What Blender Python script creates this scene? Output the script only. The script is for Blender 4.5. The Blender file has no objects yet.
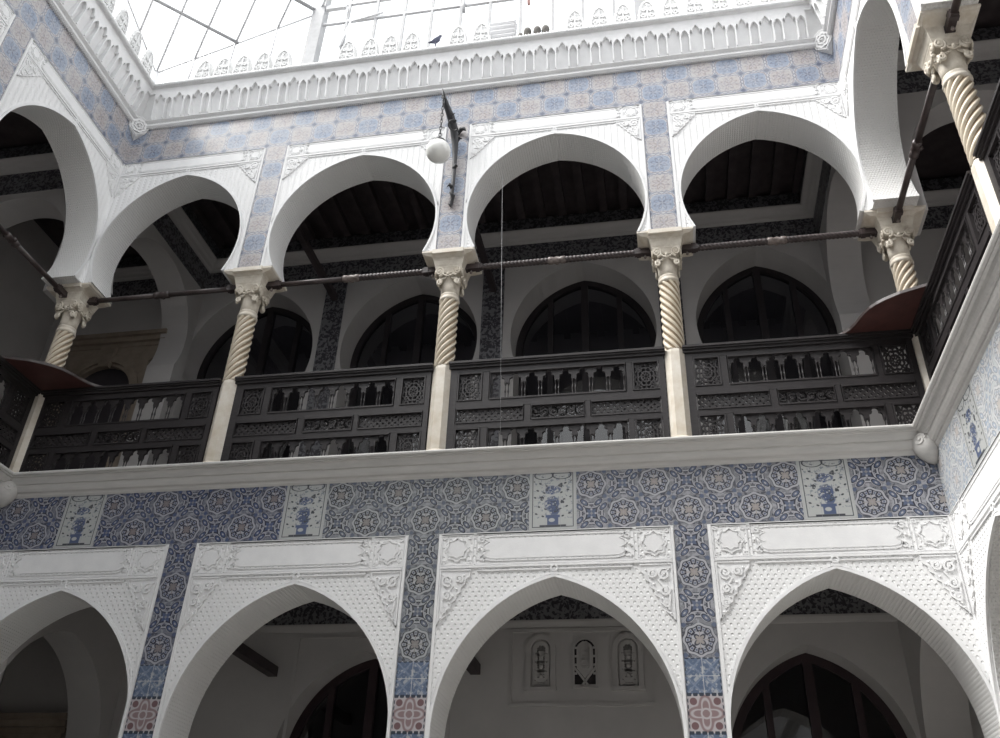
import bpy, math, random
from mathutils import Matrix, Vector
PI = math.pi
sin, cos, sqrt = math.sin, math.cos, math.sqrt
random.seed(7)
S = bpy.context.scene
COL = S.collection

# ------------------------------------------------------------------ place constants (metres)
XL, XR = -4.954, 4.911          # court faces of the left and right walls; the back wall face is y = 0
FLOOR = -2.64
T = 0.46                        # upper wall thickness
TL = 0.52                       # lower wall thickness
YR = 2.70                       # rear wall of the back gallery
FRONT = -9.95                   # court face of the front wall
Z_FR0, Z_FR1 = 2.32, 2.95       # lower tile frieze
Z_LEDGE = 3.17
Z_SPR = 6.0                     # top of the imposts
Z_UF0, Z_UF1 = 8.17, 8.86       # upper tile frieze
Z_TOP = 9.62
UNIT_L, UNIT_U = 0.31, 0.325

# ------------------------------------------------------------------ node expression helper
class V:
    def __init__(s, nt, k): s.nt, s.k = nt, k
    def _m(s, op, *a):
        n = s.nt.nodes.new('ShaderNodeMath'); n.operation = op
        for i, x in enumerate((s,) + a):
            if isinstance(x, V): s.nt.links.new(x.k, n.inputs[i])
            else: n.inputs[i].default_value = float(x)
        return V(s.nt, n.outputs[0])
    def __add__(s, o): return s._m('ADD', o)
    __radd__ = __add__
    def __sub__(s, o): return s._m('SUBTRACT', o)
    def __rsub__(s, o): return (s * -1) + o
    def __mul__(s, o): return s._m('MULTIPLY', o)
    __rmul__ = __mul__
    def __truediv__(s, o): return s._m('DIVIDE', o)
    def abs(s): return s._m('ABSOLUTE')
    def sqrt(s): return s._m('SQRT')
    def sin(s): return s._m('SINE')
    def cos(s): return s._m('COSINE')
    def floor(s): return s._m('FLOOR')
    def frac(s): return s._m('FRACT')
    def pingpong(s, a): return s._m('PINGPONG', a)
    def mod2(s): return (s * 0.5).frac() * 2
    def mn(s, o): return s._m('MINIMUM', o)
    def mx(s, o): return s._m('MAXIMUM', o)
    def atan2(s, o): return s._m('ARCTAN2', o)
    def lt(s, a, e=0.012):       # soft  s < a
        n = s.nt.nodes.new('ShaderNodeMapRange'); n.interpolation_type = 'SMOOTHSTEP'
        s.nt.links.new(s.k, n.inputs[0])
        n.inputs[1].default_value = a - e; n.inputs[2].default_value = a + e
        n.inputs[3].default_value = 1; n.inputs[4].default_value = 0
        return V(s.nt, n.outputs[0])
    def gt(s, a, e=0.012): return 1 - s.lt(a, e)
    def band(s, a, b, e=0.010): return s.gt(a, e) * s.lt(b, e)

def mix(nt, f, a, b):
    n = nt.nodes.new('ShaderNodeMix'); n.data_type = 'RGBA'
    if isinstance(f, V): nt.links.new(f.k, n.inputs[0])
    else: n.inputs[0].default_value = f
    for i, c in ((6, a), (7, b)):
        if isinstance(c, tuple): n.inputs[i].default_value = (*c, 1)
        else: nt.links.new(c, n.inputs[i])
    return n.outputs[2]

def new_mat(name, color=(.8, .8, .8), rough=.6, metal=0.0, spec=.3):
    m = bpy.data.materials.new(name); m.use_nodes = True
    b = m.node_tree.nodes['Principled BSDF']
    b.inputs['Base Color'].default_value = (*color, 1)
    b.inputs['Roughness'].default_value = rough
    b.inputs['Metallic'].default_value = metal
    b.inputs['Specular IOR Level'].default_value = spec
    return m, m.node_tree, b

def uvxy(nt):
    n = nt.nodes.new('ShaderNodeUVMap'); n.uv_map = 'UVMap'
    q = nt.nodes.new('ShaderNodeSeparateXYZ'); nt.links.new(n.outputs[0], q.inputs[0])
    return V(nt, q.outputs[0]), V(nt, q.outputs[1])

def noise(nt, scale, detail=3, rough=.6, coord='Object', stretch=None):
    t = nt.nodes.new('ShaderNodeTexCoord'); n = nt.nodes.new('ShaderNodeTexNoise')
    src = t.outputs[coord]
    if stretch:
        mp = nt.nodes.new('ShaderNodeMapping'); mp.inputs['Scale'].default_value = stretch
        nt.links.new(src, mp.inputs[0]); src = mp.outputs[0]
    nt.links.new(src, n.inputs['Vector'])
    n.inputs['Scale'].default_value = scale; n.inputs['Detail'].default_value = detail; n.inputs['Roughness'].default_value = rough
    return V(nt, n.outputs[0])

def bump(nt, b, h, strength=.6, dist=.01):
    n = nt.nodes.new('ShaderNodeBump'); n.inputs['Strength'].default_value = strength; n.inputs['Distance'].default_value = dist
    nt.links.new(h.k, n.inputs['Height']); nt.links.new(n.outputs[0], b.inputs['Normal'])

def mottled(name, c0, c1, rough=.6, scale=3.0, bscale=40, bstr=.15, spec=.3, stretch=None):
    m, nt, b = new_mat(name, c0, rough, 0, spec)
    f = noise(nt, scale, 5, .65, 'Object', stretch).lt(.5, .25)
    nt.links.new(mix(nt, f, c0, c1), b.inputs['Base Color'])
    bump(nt, b, noise(nt, bscale, 3), bstr, .004)
    return m

M = {}
WHITE0, WHITE1 = (.80, .80, .80), (.71, .71, .715)
M['plaster'] = mottled('white_plaster', WHITE0, WHITE1, .8, 1.3, 30, .12, .15)
M['stucco'] = mottled('carved_white_stucco', (.83, .83, .83), (.76, .76, .765), .75, 6, 60, .25, .2)
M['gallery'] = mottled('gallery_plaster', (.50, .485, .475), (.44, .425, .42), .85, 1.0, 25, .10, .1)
M['ledge'] = mottled('ledge_stone', (.60, .585, .565), (.52, .51, .495), .65, 4, 50, .2, .3, (1, 6, 6))
M['marble'] = mottled('cream_marble', (.74, .70, .63), (.56, .49, .39), .45, 5, 60, .15, .4)
M['twist'] = mottled('ochre_marble', (.70, .64, .54), (.58, .50, .38), .42, 6, 70, .12, .4)
M['groove'] = mottled('shade_painted_groove', (.36, .28, .19), (.24, .18, .12), .6, 8, 60, .1, .2)  # shade between the spiral ridges, painted as a darker brown marble
M['capital'] = mottled('capital_marble', (.74, .69, .60), (.50, .44, .36), .55, 9, 45, .35, .3)
M['portal'] = mottled('brown_stone', (.30, .25, .20), (.21, .17, .135), .7, 5, 40, .3, .3)
M['wood'] = mottled('dark_carved_wood', (.036, .032, .033), (.020, .017, .018), .42, 9, 60, .3, .35, (1, 6, 6))
M['wood_red'] = mottled('red_brown_wood', (.095, .038, .034), (.06, .026, .024), .5, 6, 50, .2, .35)
M['rod'] = mottled('brown_painted_rod', (.062, .045, .043), (.034, .025, .025), .38, 12, 60, .2, .5)
M['rodlite'] = mottled('worn_rod_collar', (.22, .18, .165), (.12, .10, .09), .4, 20, 60, .2, .5)
M['ceiling'] = mottled('ceiling_wood', (.060, .048, .050), (.034, .027, .029), .6, 5, 40, .2, .3)
M['iron'] = mottled('wrought_iron', (.040, .040, .044), (.022, .022, .025), .5, 20, 60, .3, .5)
M['steel'] = mottled('pale_painted_steel', (.80, .80, .81), (.72, .72, .73), .5, 8, 40, .1, .4)
M['darksteel'] = mottled('grey_steel', (.42, .42, .43), (.35, .35, .36), .5, 8, 40, .1, .4)
M['floor'] = mottled('court_marble', (.60, .58, .55), (.50, .48, .45), .4, 1.5, 20, .05, .4)
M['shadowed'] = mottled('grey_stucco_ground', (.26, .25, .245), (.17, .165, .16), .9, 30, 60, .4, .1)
M['doordark'] = mottled('dark_door_wood', (.028, .023, .026), (.020, .017, .019), .5, 7, 50, .2, .3)
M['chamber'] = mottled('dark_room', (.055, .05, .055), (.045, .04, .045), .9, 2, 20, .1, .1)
M['doorwood'] = mottled('door_wood', (.038, .022, .025), (.024, .015, .018), .5, 7, 50, .2, .35)
M['bird'] = mottled('grey_blue_feather', (.13, .14, .20), (.06, .06, .08), .7, 20, 60, .2, .2)
M['pot'] = mottled('dark_clay', (.16, .15, .14), (.09, .085, .08), .8, 20, 60, .3, .2)
M['redplastic'] = mottled('pale_red_rail', (.65, .40, .36), (.55, .33, .30), .6, 20, 60, .1, .3)

# opal glass of the lamp
m, nt, b = new_mat('opal_glass', (.86, .86, .83), .18, 0, .5)
b.inputs['Subsurface Weight'].default_value = .25; b.inputs['Subsurface Radius'].default_value = (.05, .05, .05)
M['opal'] = m

def thin_glass(name, tint, gl=.08, rough=.02):
    m = bpy.data.materials.new(name); m.use_nodes = True; nt = m.node_tree; nt.nodes.clear()
    o = nt.nodes.new('ShaderNodeOutputMaterial'); t = nt.nodes.new('ShaderNodeBsdfTransparent'); g = nt.nodes.new('ShaderNodeBsdfGlossy')
    t.inputs[0].default_value = (*tint, 1); g.inputs['Roughness'].default_value = rough
    fr = nt.nodes.new('ShaderNodeLayerWeight'); fr.inputs[0].default_value = .12
    x = nt.nodes.new('ShaderNodeMixShader')
    mm = nt.nodes.new('ShaderNodeMath'); mm.operation = 'MULTIPLY_ADD'; mm.inputs[1].default_value = .5; mm.inputs[2].default_value = gl; nt.links.new(fr.outputs['Facing'], mm.inputs[0])
    nt.links.new(mm.outputs[0], x.inputs[0]); nt.links.new(t.outputs[0], x.inputs[1]); nt.links.new(g.outputs[0], x.inputs[2])
    nt.links.new(x.outputs[0], o.inputs[0]); return m
M['skyglass'] = thin_glass('skylight_glass', (.95, .96, .96), .02)
M['pane'] = thin_glass('door_glass', (.55, .57, .60))

# --- stucco fields: pierced dots (lower), ribs (upper), fine lattice on the arch undersides
def stucco_dots(name):
    m, nt, b = new_mat(name, (.82, .82, .82), .8, 0, .15)
    x, y = uvxy(nt)
    P, Q = .062, .088
    def dots(ox, oy):
        fx = ((x + ox) / P).frac() - .5; fy = ((y + oy) / Q).frac() - .5
        return ((fx * P) * (fx * P) + (fy * Q) * (fy * Q)).sqrt()
    r = dots(0, 0).mn(dots(P / 2, Q / 2))
    bump(nt, b, r.gt(.0105, .004), .9, .011)
    return m
M['weathered'] = mottled('weathered_stucco', (.76, .76, .755), (.66, .66, .66), .8, 14, 60, .3, .1)
M['dots'] = stucco_dots('pierced_stucco')
def stucco_ribs(name):
    m, nt, b = new_mat(name, (.82, .82, .82), .8, 0, .15)
    x, y = uvxy(nt)
    h = ((x / .082).frac() - .5).abs().lt(.30, .12)
    dd = (((x / .082).frac() - .5).abs() * (1 / .5)).gt(.78, .2) * ((y / .05).frac() - .5).abs().lt(.22, .1)
    bump(nt, b, h + dd * .8, .55, .014)
    return m
M['ribs'] = stucco_ribs('ribbed_stucco')
def stucco_soffit(name):
    m, nt, b = new_mat(name, (.74, .735, .725), .85, 0, .1)
    x, y = uvxy(nt)
    P = .034
    fx = (x / P).frac() - .5; fy = (y / P + ((x / P).floor() * .5)).frac() - .5
    r = (fx * fx + fy * fy).sqrt()
    bump(nt, b, r.gt(.26, .1), .8, .010)
    return m
M['soffit'] = stucco_soffit('fine_pierced_stucco')

# --- tiles
def tile_lower(name, ground, ink, blue, pale, centre, dull=.0):
    m, nt, b = new_mat(name, ground, .22, 0, .5)
    x, y = uvxy(nt)
    i = (x / UNIT_L + .5).floor(); j = (y / UNIT_L + .5).floor()
    cx = (x / UNIT_L + .5).frac() - .5; cy = (y / UNIT_L + .5).frac() - .5
    par = (i + j).mod2().lt(.5, .01)                       # 1 = medallion
    r = (cx * cx + cy * cy).sqrt(); a = cy.atan2(cx)
    ax, ay = cx.abs(), cy.abs()
    big, small = ax.mx(ay), ax.mn(ay)
    # medallion tile: thick white octofoil, inked ring of white-rimmed beads, pale centre with an inked cross
    rr = r * (1 + (a * 8).cos() * -.050)
    A = mix(nt, (noise(nt, 30, 2) - .5).gt(.02, .05) * .8, ground, ink)
    A = mix(nt, ((ax - .43).abs() + (ay - .43).abs()).lt(.085, .015), A, blue)
    A = mix(nt, rr.lt(.485), A, ink)
    A = mix(nt, rr.lt(.470), A, pale)
    A = mix(nt, rr.lt(.405), A, ink)
    bead = (a * 16).cos() * .5 + .5
    A = mix(nt, rr.band(.270, .375) * bead.gt(.30, .2), A, pale)
    A = mix(nt, rr.band(.292, .352) * bead.gt(.60, .2), A, blue)
    A = mix(nt, rr.lt(.262), A, ink)
    A = mix(nt, ((a * 8).cos() * .018 + r).lt(.232), A, pale)
    A = mix(nt, ((a * 4).cos() * .05 + r).band(.10, .165, .015), A, ink)
    A = mix(nt, ((a * 4).cos() * .05 + r).lt(.105, .02), A, centre)
    A = mix(nt, small.lt(.016, .008) * r.lt(.25), A, centre)
    # cross tile: inked quatrefoil scrolls round a small square, leaf pairs at the corners
    B = mix(nt, (noise(nt, 26, 2) - .5).gt(.03, .05) * .6, ground, pale)
    B = mix(nt, ((a * 4).cos() * .045 + r).band(.30, .345), B, ink)
    B = mix(nt, ((a * 4).cos() * .045 + r).band(.345, .40), B, pale)
    B = mix(nt, ((a * 4).cos() * .045 + r).band(.40, .425), B, ink)
    def leaf(px, py, ang, l, w):
        ca, sa = cos(ang), sin(ang)
        dx, dy = big - px, small - py
        u = (dx * ca + dy * sa) / l; v = (dy * ca - dx * sa) / w
        return (u * u + v * v).sqrt()
    l1 = leaf(.375, .225, .85, .155, .080)
    B = mix(nt, l1.lt(1.22, .06), B, pale); B = mix(nt, l1.lt(1.05, .06), B, ink); B = mix(nt, l1.lt(.78, .06), B, blue); B = mix(nt, l1.lt(.30, .08), B, pale)
    sq = big + (small * 11).cos() * .022
    B = mix(nt, sq.lt(.225), B, pale); B = mix(nt, sq.lt(.195), B, ink); B = mix(nt, sq.lt(.145), B, blue)
    B = mix(nt, small.lt(.03, .012) * big.band(.10, .16), B, pale)
    B = mix(nt, (cx.abs() + cy.abs()).lt(.06), B, ground)
    B = mix(nt, (ax - ay).abs().lt(.020, .008) * r.band(.24, .36), B, ink)
    B = mix(nt, small.lt(.020, .010) * big.band(.20, .31), B, ink)
    c = mix(nt, par, B, A)
    # joints between the 15 cm tiles
    g = ((x / (UNIT_L / 2)).frac() - .5).abs().gt(.488, .006).mx(((y / (UNIT_L / 2)).frac() - .5).abs().gt(.488, .006))
    c = mix(nt, g * .35, c, pale)
    c = mix(nt, noise(nt, 4, 4).lt(.5, .2) * .25, c, ground)
    nt.links.new(c, b.inputs['Base Color'])
    bump(nt, b, noise(nt, 18, 2), .08, .01)
    return m
G = (.27, .28, .315)
M['tile_blue'] = tile_lower('blue_medallion_tiles', (.155, .163, .20), (.022, .025, .045), (.06, .083, .165), (.36, .365, .40), (.20, .17, .17))
M['tile_black'] = tile_lower('grey_medallion_tiles', (.20, .21, .23), (.018, .019, .025), (.10, .115, .155), (.38, .39, .40), (.23, .21, .20))
M['tile_pale'] = tile_lower('pale_medallion_tiles', (.205, .21, .23), (.026, .029, .045), (.09, .115, .185), (.41, .41, .44), (.32, .29, .27))
M['tile_wash'] = tile_lower('washed_medallion_tiles', (.48, .50, .51), (.30, .31, .33), (.33, .38, .45), (.56, .565, .575), (.47, .43, .40))

def tile_upper(name, gap, bl, bl2, pk, pk2):
    m, nt, b = new_mat(name, gap, .25, 0, .5)
    x, y = uvxy(nt)
    i = (x / UNIT_U + .5).floor(); j = (y / UNIT_U + .5).floor()
    cx = (x / UNIT_U + .5).frac() - .5; cy = (y / UNIT_U + .5).frac() - .5
    par = (i + j).mod2().lt(.5, .01)
    ax, ay = cx.abs(), cy.abs(); big = ax.mx(ay); small = ax.mn(ay)
    r = (cx * cx + cy * cy).sqrt(); a = cy.atan2(cx)
    blob = (big + r * .6 + (a * 8).cos() * .02)
    ps = ((a * 8).cos() * .08 + r).band(.20, .27, .03).mx(((a * 4).cos() * .06 + r).lt(.10, .03))
    lb = mix(nt, ps, bl, bl2); lb = mix(nt, small.lt(.02) * big.lt(.3) * .35, lb, gap)
    lp = mix(nt, ps, pk, pk2); lp = mix(nt, small.lt(.02) * big.lt(.3) * .3, lp, gap)
    c = mix(nt, par, lp, lb)
    c = mix(nt, blob.gt(.66, .04), c, gap)
    c = mix(nt, blob.band(.70, .76, .02), c, pk2)
    # dark little leaves at the crossings
    ex, ey = .5 - ax, .5 - ay
    c = mix(nt, (ex + ey).lt(.125, .02), c, (.10, .115, .17))
    c = mix(nt, ((a * 16).cos() * .03 + big).band(.44, .475, .012) * .8, c, bl2)
    c = mix(nt, noise(nt, 5, 4).lt(.5, .2) * .35, c, gap)
    c = mix(nt, noise(nt, 40, 3).gt(.55, .08) * .35, c, bl2)
    nt.links.new(c, b.inputs['Base Color']); bump(nt, b, noise(nt, 16, 2), .08, .01)
    return m
M['tile_up'] = tile_upper('blue_and_rose_tiles', (.46, .465, .485), (.245, .295, .39), (.145, .165, .225), (.42, .385, .375), (.29, .25, .245))

def tile_plain(name, gap, c1, c2, lobes):
    m, nt, b = new_mat(name, gap, .25, 0, .5)
    x, y = uvxy(nt)
    cx = (x / UNIT_L + .5).frac() - .5; cy = (y / UNIT_L + .5).frac() - .5
    r = (cx * cx + cy * cy).sqrt(); a = cy.atan2(cx); ax, ay = cx.abs(), cy.abs()
    if lobes == 8:
        c = mix(nt, ((a * 4 + PI).cos() * .10 + r).lt(.40, .03), gap, c1)
        c = mix(nt, ((a * 4 + PI).cos() * .12 + r).band(.22, .30, .03), c, gap)
        c = mix(nt, r.band(.1, .15), c, gap)
        c = mix(nt, ((ax - .32) * (ax - .32) + (ay - .32) * (ay - .32)).sqrt().lt(.10), c, c2)
    else:
        fx = (x / (UNIT_L / 2)).frac() - .5; fy = (y / (UNIT_L / 2)).frac() - .5
        n1 = noise(nt, 26, 3)
        c = mix(nt, n1.gt(.46, .06), gap, c1)
        c = mix(nt, ((fx.abs() - fy.abs()).abs()).lt(.06, .03), c, c2)
        c = mix(nt, fx.abs().gt(.485, .008).mx(fy.abs().gt(.485, .008)), c, (.5, .5, .5))
    c = mix(nt, ax.mx(ay).gt(.455, .01) * ((x * 60).sin() * (y * 60).sin()).abs().gt(.35, .1), c, (.04, .05, .07))
    nt.links.new(c, b.inputs['Base Color']); return m
M['tile_spray'] = tile_plain('blue_spray_tiles', (.33, .35, .38), (.10, .135, .21), (.17, .21, .29), 4)
M['tile_rose'] = tile_plain('rose_flower_tiles', (.42, .39, .40), (.24, .17, .175), (.16, .095, .10), 8)

def tile_dark(name, g, k):
    m, nt, b = new_mat(name, g, .35, 0, .4)
    x, y = uvxy(nt)
    cx = (x / .36 + .5).frac() - .5; cy = (y / .36 + .5).frac() - .5
    r = (cx * cx + cy * cy).sqrt(); a = cy.atan2(cx)
    c = mix(nt, ((a * 8).cos() * .12 + r).lt(.30, .03), g, k)
    c = mix(nt, ((a * 8).cos() * .10 + r).lt(.15, .03), c, g)
    c = mix(nt, noise(nt, 22, 2).gt(.53, .05), c, k)
    nt.links.new(c, b.inputs['Base Color']); return m
M['tile_gal'] = tile_dark('dark_gallery_tiles', (.17, .17, .18), (.035, .032, .04))
M['frieze_gal'] = tile_dark('dark_carved_frieze', (.10, .10, .11), (.018, .017, .02))

def vase_tiles(name):
    m, nt, b = new_mat(name, (.5, .51, .5), .22, 0, .5)
    x, y = uvxy(nt)                                       # metres from the panel centre: x +-.225, y +-.31
    W_, K, BL = (.42, .43, .425), (.06, .065, .075), (.085, .11, .19)
    def ell(px, py, rx, ry):
        u = (x - px) / rx; v = (y - py) / ry; return (u * u + v * v).sqrt()
    n1 = noise(nt, 30, 3)
    c = mix(nt, n1.gt(.60, .03) * x.abs().lt(.19) * y.band(-.2, .28), W_, (.22, .24, .27))
    # scattered leaves
    lx = ((x.abs() + y * .35) / .075).frac() - .5; ly = ((y - x.abs() * .4) / .085).frac() - .5
    c = mix(nt, (lx * lx * 2.2 + ly * ly * 7).sqrt().lt(.30, .06) * x.abs().band(.05, .19) * y.band(-.20, .25), c, K)
    n2 = (noise(nt, 22, 2) - .5)
    xx = x + n2 * .06; yy = y + (noise(nt, 19, 2) - .5) * .06
    def el2(px, py, rx, ry):
        u = (xx - px) / rx; v = (yy - py) / ry; return (u * u + v * v).sqrt()
    body = el2(-.005, -.045, .075, .075).mn(el2(.015, -.11, .05, .06)).mn(el2(.0, .105, .075, .05))
    foot = ((x / .055).abs()).mx(((y + .215) / .05).abs()).mn(((x / .07).abs()).mx(((y + .175) / .014).abs()))
    c = mix(nt, body.lt(1.0, .12), c, BL)
    c = mix(nt, body.lt(.9, .1) * noise(nt, 45, 2).gt(.56, .04), c, W_)
    c = mix(nt, body.lt(.9, .1) * noise(nt, 38, 3).lt(.42, .04), c, K)
    c = mix(nt, foot.lt(1.0, .06), c, BL)
    c = mix(nt, ell(-.01, -.215, .03, .02).lt(1, .2), c, W_)
    c = mix(nt, (x.abs() - .13).lt(0, .005) * (y + .275).abs().lt(.010, .004), c, K)
    c = mix(nt, el2(.085, .15, .022, .02).mn(el2(-.11, .03, .02, .018)).mn(el2(.10, -.02, .02, .018)).lt(1, .15), c, K)
    ed = (x.abs() - .225).mx(y.abs() - .31)
    c = mix(nt, ed.gt(-.028, .003) * ed.lt(-.020, .003), c, K)
    c = mix(nt, ell(.09, .27, .10, .05).band(.85, 1.0, .04).mx(ell(-.09, .27, .10, .05).band(.85, 1.0, .04)), c, K)
    g = ((x / .15 + .5).frac() - .5).abs().gt(.488, .006).mx(((y / .155).frac() - .5).abs().gt(.488, .006))
    c = mix(nt, g * .5, c, (.3, .3, .3))
    nt.links.new(c, b.inputs['Base Color']); return m
M['vase'] = vase_tiles('painted_vase_tiles')

# ------------------------------------------------------------------ mesh helper
back = lambda u, v, d: (u, -d, v)
left = lambda u, v, d: (XL + d, u, v)
right = lambda u, v, d: (XR - d, u, v)
rear = lambda u, v, d: (u, YR - d, v)
world = lambda u, v, d: (u, d, v)          # u = x, v = z, d = y

class MB:
    def __init__(s, fr=world): s.v, s.f, s.uv, s.mi, s.sm, s.fr = [], [], [], [], [], fr
    def add(s, pts, faces, uvs=None, mi=0, smooth=False, raw=False):
        o = len(s.v)
        for p in pts: s.v.append(p if raw else s.fr(*p))
        for k, f in enumerate(faces):
            s.f.append([o + i for i in f]); s.mi.append(mi if isinstance(mi, int) else mi[k]); s.sm.append(smooth)
            if uvs: s.uv.append(uvs[k])
            else: s.uv.append([(pts[i][0], pts[i][1]) for i in f])
        return s
    def prism(s, poly, d0, d1, mi=0, mside=None, smooth=False, bevel=0):
        n = len(poly); pts = [(u, v, d0) for u, v in poly]
        if bevel:
            cu = sum(p[0] for p in poly) / n; cv = sum(p[1] for p in poly) / n
            inn = [(cu + (u - cu) * (1 - bevel), cv + (v - cv) * (1 - bevel)) for u, v in poly]
        else: inn = poly
        pts += [(u, v, d1) for u, v in inn]
        faces = [list(range(n - 1, -1, -1)), list(range(n, 2 * n))]
        uvs = [[poly[i] for i in faces[0]], [inn[i - n] for i in faces[1]]]
        L = 0; ms = mi if mside is None else mside; mis = [mi, mi]
        for i in range(n):
            j = (i + 1) % n
            l = sqrt((poly[i][0] - poly[j][0]) ** 2 + (poly[i][1] - poly[j][1]) ** 2)
            faces.append([i, j, n + j, n + i]); uvs.append([(L, d0), (L + l, d0), (L + l, d1), (L, d1)]); mis.append(ms); L += l
        return s.add(pts, faces, uvs, mis, smooth)
    def box(s, u0, u1, v0, v1, d0, d1, mi=0):
        return s.prism([(u0, v0), (u1, v0), (u1, v1), (u0, v1)], d0, d1, mi)
    def ribbon(s, line, w, d0, d1, closed=False, mi=0):
        """raised strip that follows a line (u, v); w = half width"""
        n = len(line); A, B = [], []
        for i in range(n):
            p = line[(i - 1) % n] if (closed or i > 0) else line[i]
            q = line[(i + 1) % n] if (closed or i < n - 1) else line[i]
            tx, ty = q[0] - p[0], q[1] - p[1]; l = sqrt(tx * tx + ty * ty) or 1
            nx, ny = -ty / l * w, tx / l * w
            A.append((line[i][0] + nx, line[i][1] + ny)); B.append((line[i][0] - nx, line[i][1] - ny))
        m = n if closed else n - 1
        pts = [(u, v, d0) for u, v in A] + [(u, v, d1) for u, v in A] + [(u, v, d1) for u, v in B] + [(u, v, d0) for u, v in B]
        # sloped top for a soft moulding
        faces = []
        for i in range(m):
            j = (i + 1) % n
            for k in range(3): faces.append([k * n + i, k * n + j, (k + 1) * n + j, (k + 1) * n + i])
        if not closed: faces += [[0, n, 2 * n, 3 * n], [n - 1, 4 * n - 1, 3 * n - 1, 2 * n - 1]]
        return s.add(pts, faces, None, mi)
    def tube(s, path, rad, seg=8, mi=0, cap=True, twist=0, lobes=0, amp=0, raw=False, flat=1.0):
        n = len(path); P = [Vector(p) for p in path]; pts = []; prev = None
        for i in range(n):
            t = (P[min(i + 1, n - 1)] - P[max(i - 1, 0)])
            t = t.normalized() if t.length > 1e-9 else Vector((0, 0, 1))
            if prev is None:
                a = Vector((0, 0, 1)) if abs(t.z) < .9 else Vector((1, 0, 0)); x = (a - t * a.dot(t)).normalized()
            else: x = (prev - t * prev.dot(t)).normalized()
            prev = x; y = t.cross(x); r = rad[i] if isinstance(rad, (list, tuple)) else rad
            for k in range(seg):
                th = 2 * PI * k / seg; rr = r
                if lobes: rr = r * (1 - amp + amp * abs(cos(lobes * .5 * (th + twist * i))))
                pts.append(tuple(P[i] + (x * cos(th) * flat + y * sin(th)) * rr))
        faces = [[i * seg + k, i * seg + (k + 1) % seg, (i + 1) * seg + (k + 1) % seg, (i + 1) * seg + k] for i in range(n - 1) for k in range(seg)]
        if cap: faces += [list(range(seg - 1, -1, -1)), list(range((n - 1) * seg, n * seg))]
        return s.add(pts, faces, None, mi, True, raw)
    def lathe(s, prof, c=(0, 0, 0), seg=16, mi=0, smooth=True, rot=0, raw=False, sq=None):
        """profile (r, z) about the vertical axis through c; sq = 4 gives square sections"""
        pts = []; n = len(prof); sg = sq or seg
        for r, z in prof:
            for k in range(sg):
                th = 2 * PI * (k + (.5 if sq else 0)) / sg + rot
                rr = r / cos(PI / sg) if sq else r
                pts.append((c[0] + rr * cos(th), c[1] + rr * sin(th), c[2] + z))
        faces = [[i * sg + k, i * sg + (k + 1) % sg, (i + 1) * sg + (k + 1) % sg, (i + 1) * sg + k] for i in range(n - 1) for k in range(sg)]
        faces += [list(range(sg - 1, -1, -1)), list(range((n - 1) * sg, n * sg))]
        o = len(s.v)
        fr = s.fr; s.fr = lambda a, b_, c_: (a, b_, c_)
        s.add(pts, faces, None, mi, smooth and not sq); s.fr = fr
        return s
    def ball(s, c, r, seg=10, rings=6, mi=0, sc=(1, 1, 1)):
        pts = []; 
        for i in range(rings + 1):
            ph = PI * i / rings
            for k in range(seg):
                th = 2 * PI * k / seg
                pts.append((c[0] + r * sc[0] * sin(ph) * cos(th), c[1] + r * sc[1] * cos(ph), c[2] + r * sc[2] * sin(ph) * sin(th)))
        faces = [[i * seg + k, i * seg + (k + 1) % seg, (i + 1) * seg + (k + 1) % seg, (i + 1) * seg + k] for i in range(rings) for k in range(seg)]
        return s.add(pts, faces, None, mi, True)
    def build(s, name, mats, parent=None, origin=None):
        me = bpy.data.meshes.new(name)
        o = bpy.data.objects.new(name, me); COL.objects.link(o)
        off = Vector((0, 0, 0))
        if origin is not None: off = Vector(origin)
        elif parent is not None: off = parent_loc(parent)
        me.from_pydata([tuple(Vector(p) - off) for p in s.v], [], s.f)
        uv = me.uv_layers.new(name='UVMap'); flat = []
        for q in s.uv:
            for a in q: flat += [a[0], a[1]]
        uv.data.foreach_set('uv', flat)
        if not isinstance(mats, (list, tuple)): mats = [mats]
        for m in mats: me.materials.append(m)
        me.polygons.foreach_set('material_index', s.mi); me.polygons.foreach_set('use_smooth', s.sm)
        import bmesh
        bm = bmesh.new(); bm.from_mesh(me)
        bmesh.ops.remove_doubles(bm, verts=bm.verts, dist=1e-6)
        bmesh.ops.recalc_face_normals(bm, faces=bm.faces); bm.to_mesh(me); bm.free()
        if parent is not None: o.parent = parent
        elif origin is not None: o.location = origin
        return o

def parent_loc(p):
    v = Vector((0, 0, 0))
    while p is not None: v = v + p.location; p = p.parent
    return v

def tag(o, label=None, cat=None, group=None, kind=None):
    if label: o['label'] = label
    if cat: o['category'] = cat
    if group: o['group'] = group
    if kind: o['kind'] = kind
    return o
def thing(name, label, cat, loc=(0, 0, 0), group=None, kind='thing'):
    o = bpy.data.objects.new(name, None); COL.objects.link(o); o.location = loc; o.empty_display_size = .1
    return tag(o, label, cat, group, kind)
def struct(mb, name, mats, label=None, cat=None, parent=None):
    o = mb.build(name, mats, parent)
    if parent is None: tag(o, label, cat or 'wall', None, 'structure')
    return o
def copy_tree(o, parent=None):
    c = o.copy(); COL.objects.link(c); c.parent = parent
    for ch in list(o.children): copy_tree(ch, c)
    return c

def arch(uc, hw, v0, rise, vs, n=22):
    """pointed horseshoe arch, from the left springing to the right one"""
    c = (rise * rise - hw * hw) / (2 * hw); R = hw + c
    a0 = math.asin((vs - v0) / R); a1 = math.acos(c / R)
    L = [(uc + c - R * cos(a0 + (a1 - a0) * i / n), v0 + R * sin(a0 + (a1 - a0) * i / n)) for i in range(n + 1)]
    Rr = [(2 * uc - u, v) for u, v in L[:-1]][::-1]
    return L + Rr

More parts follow.
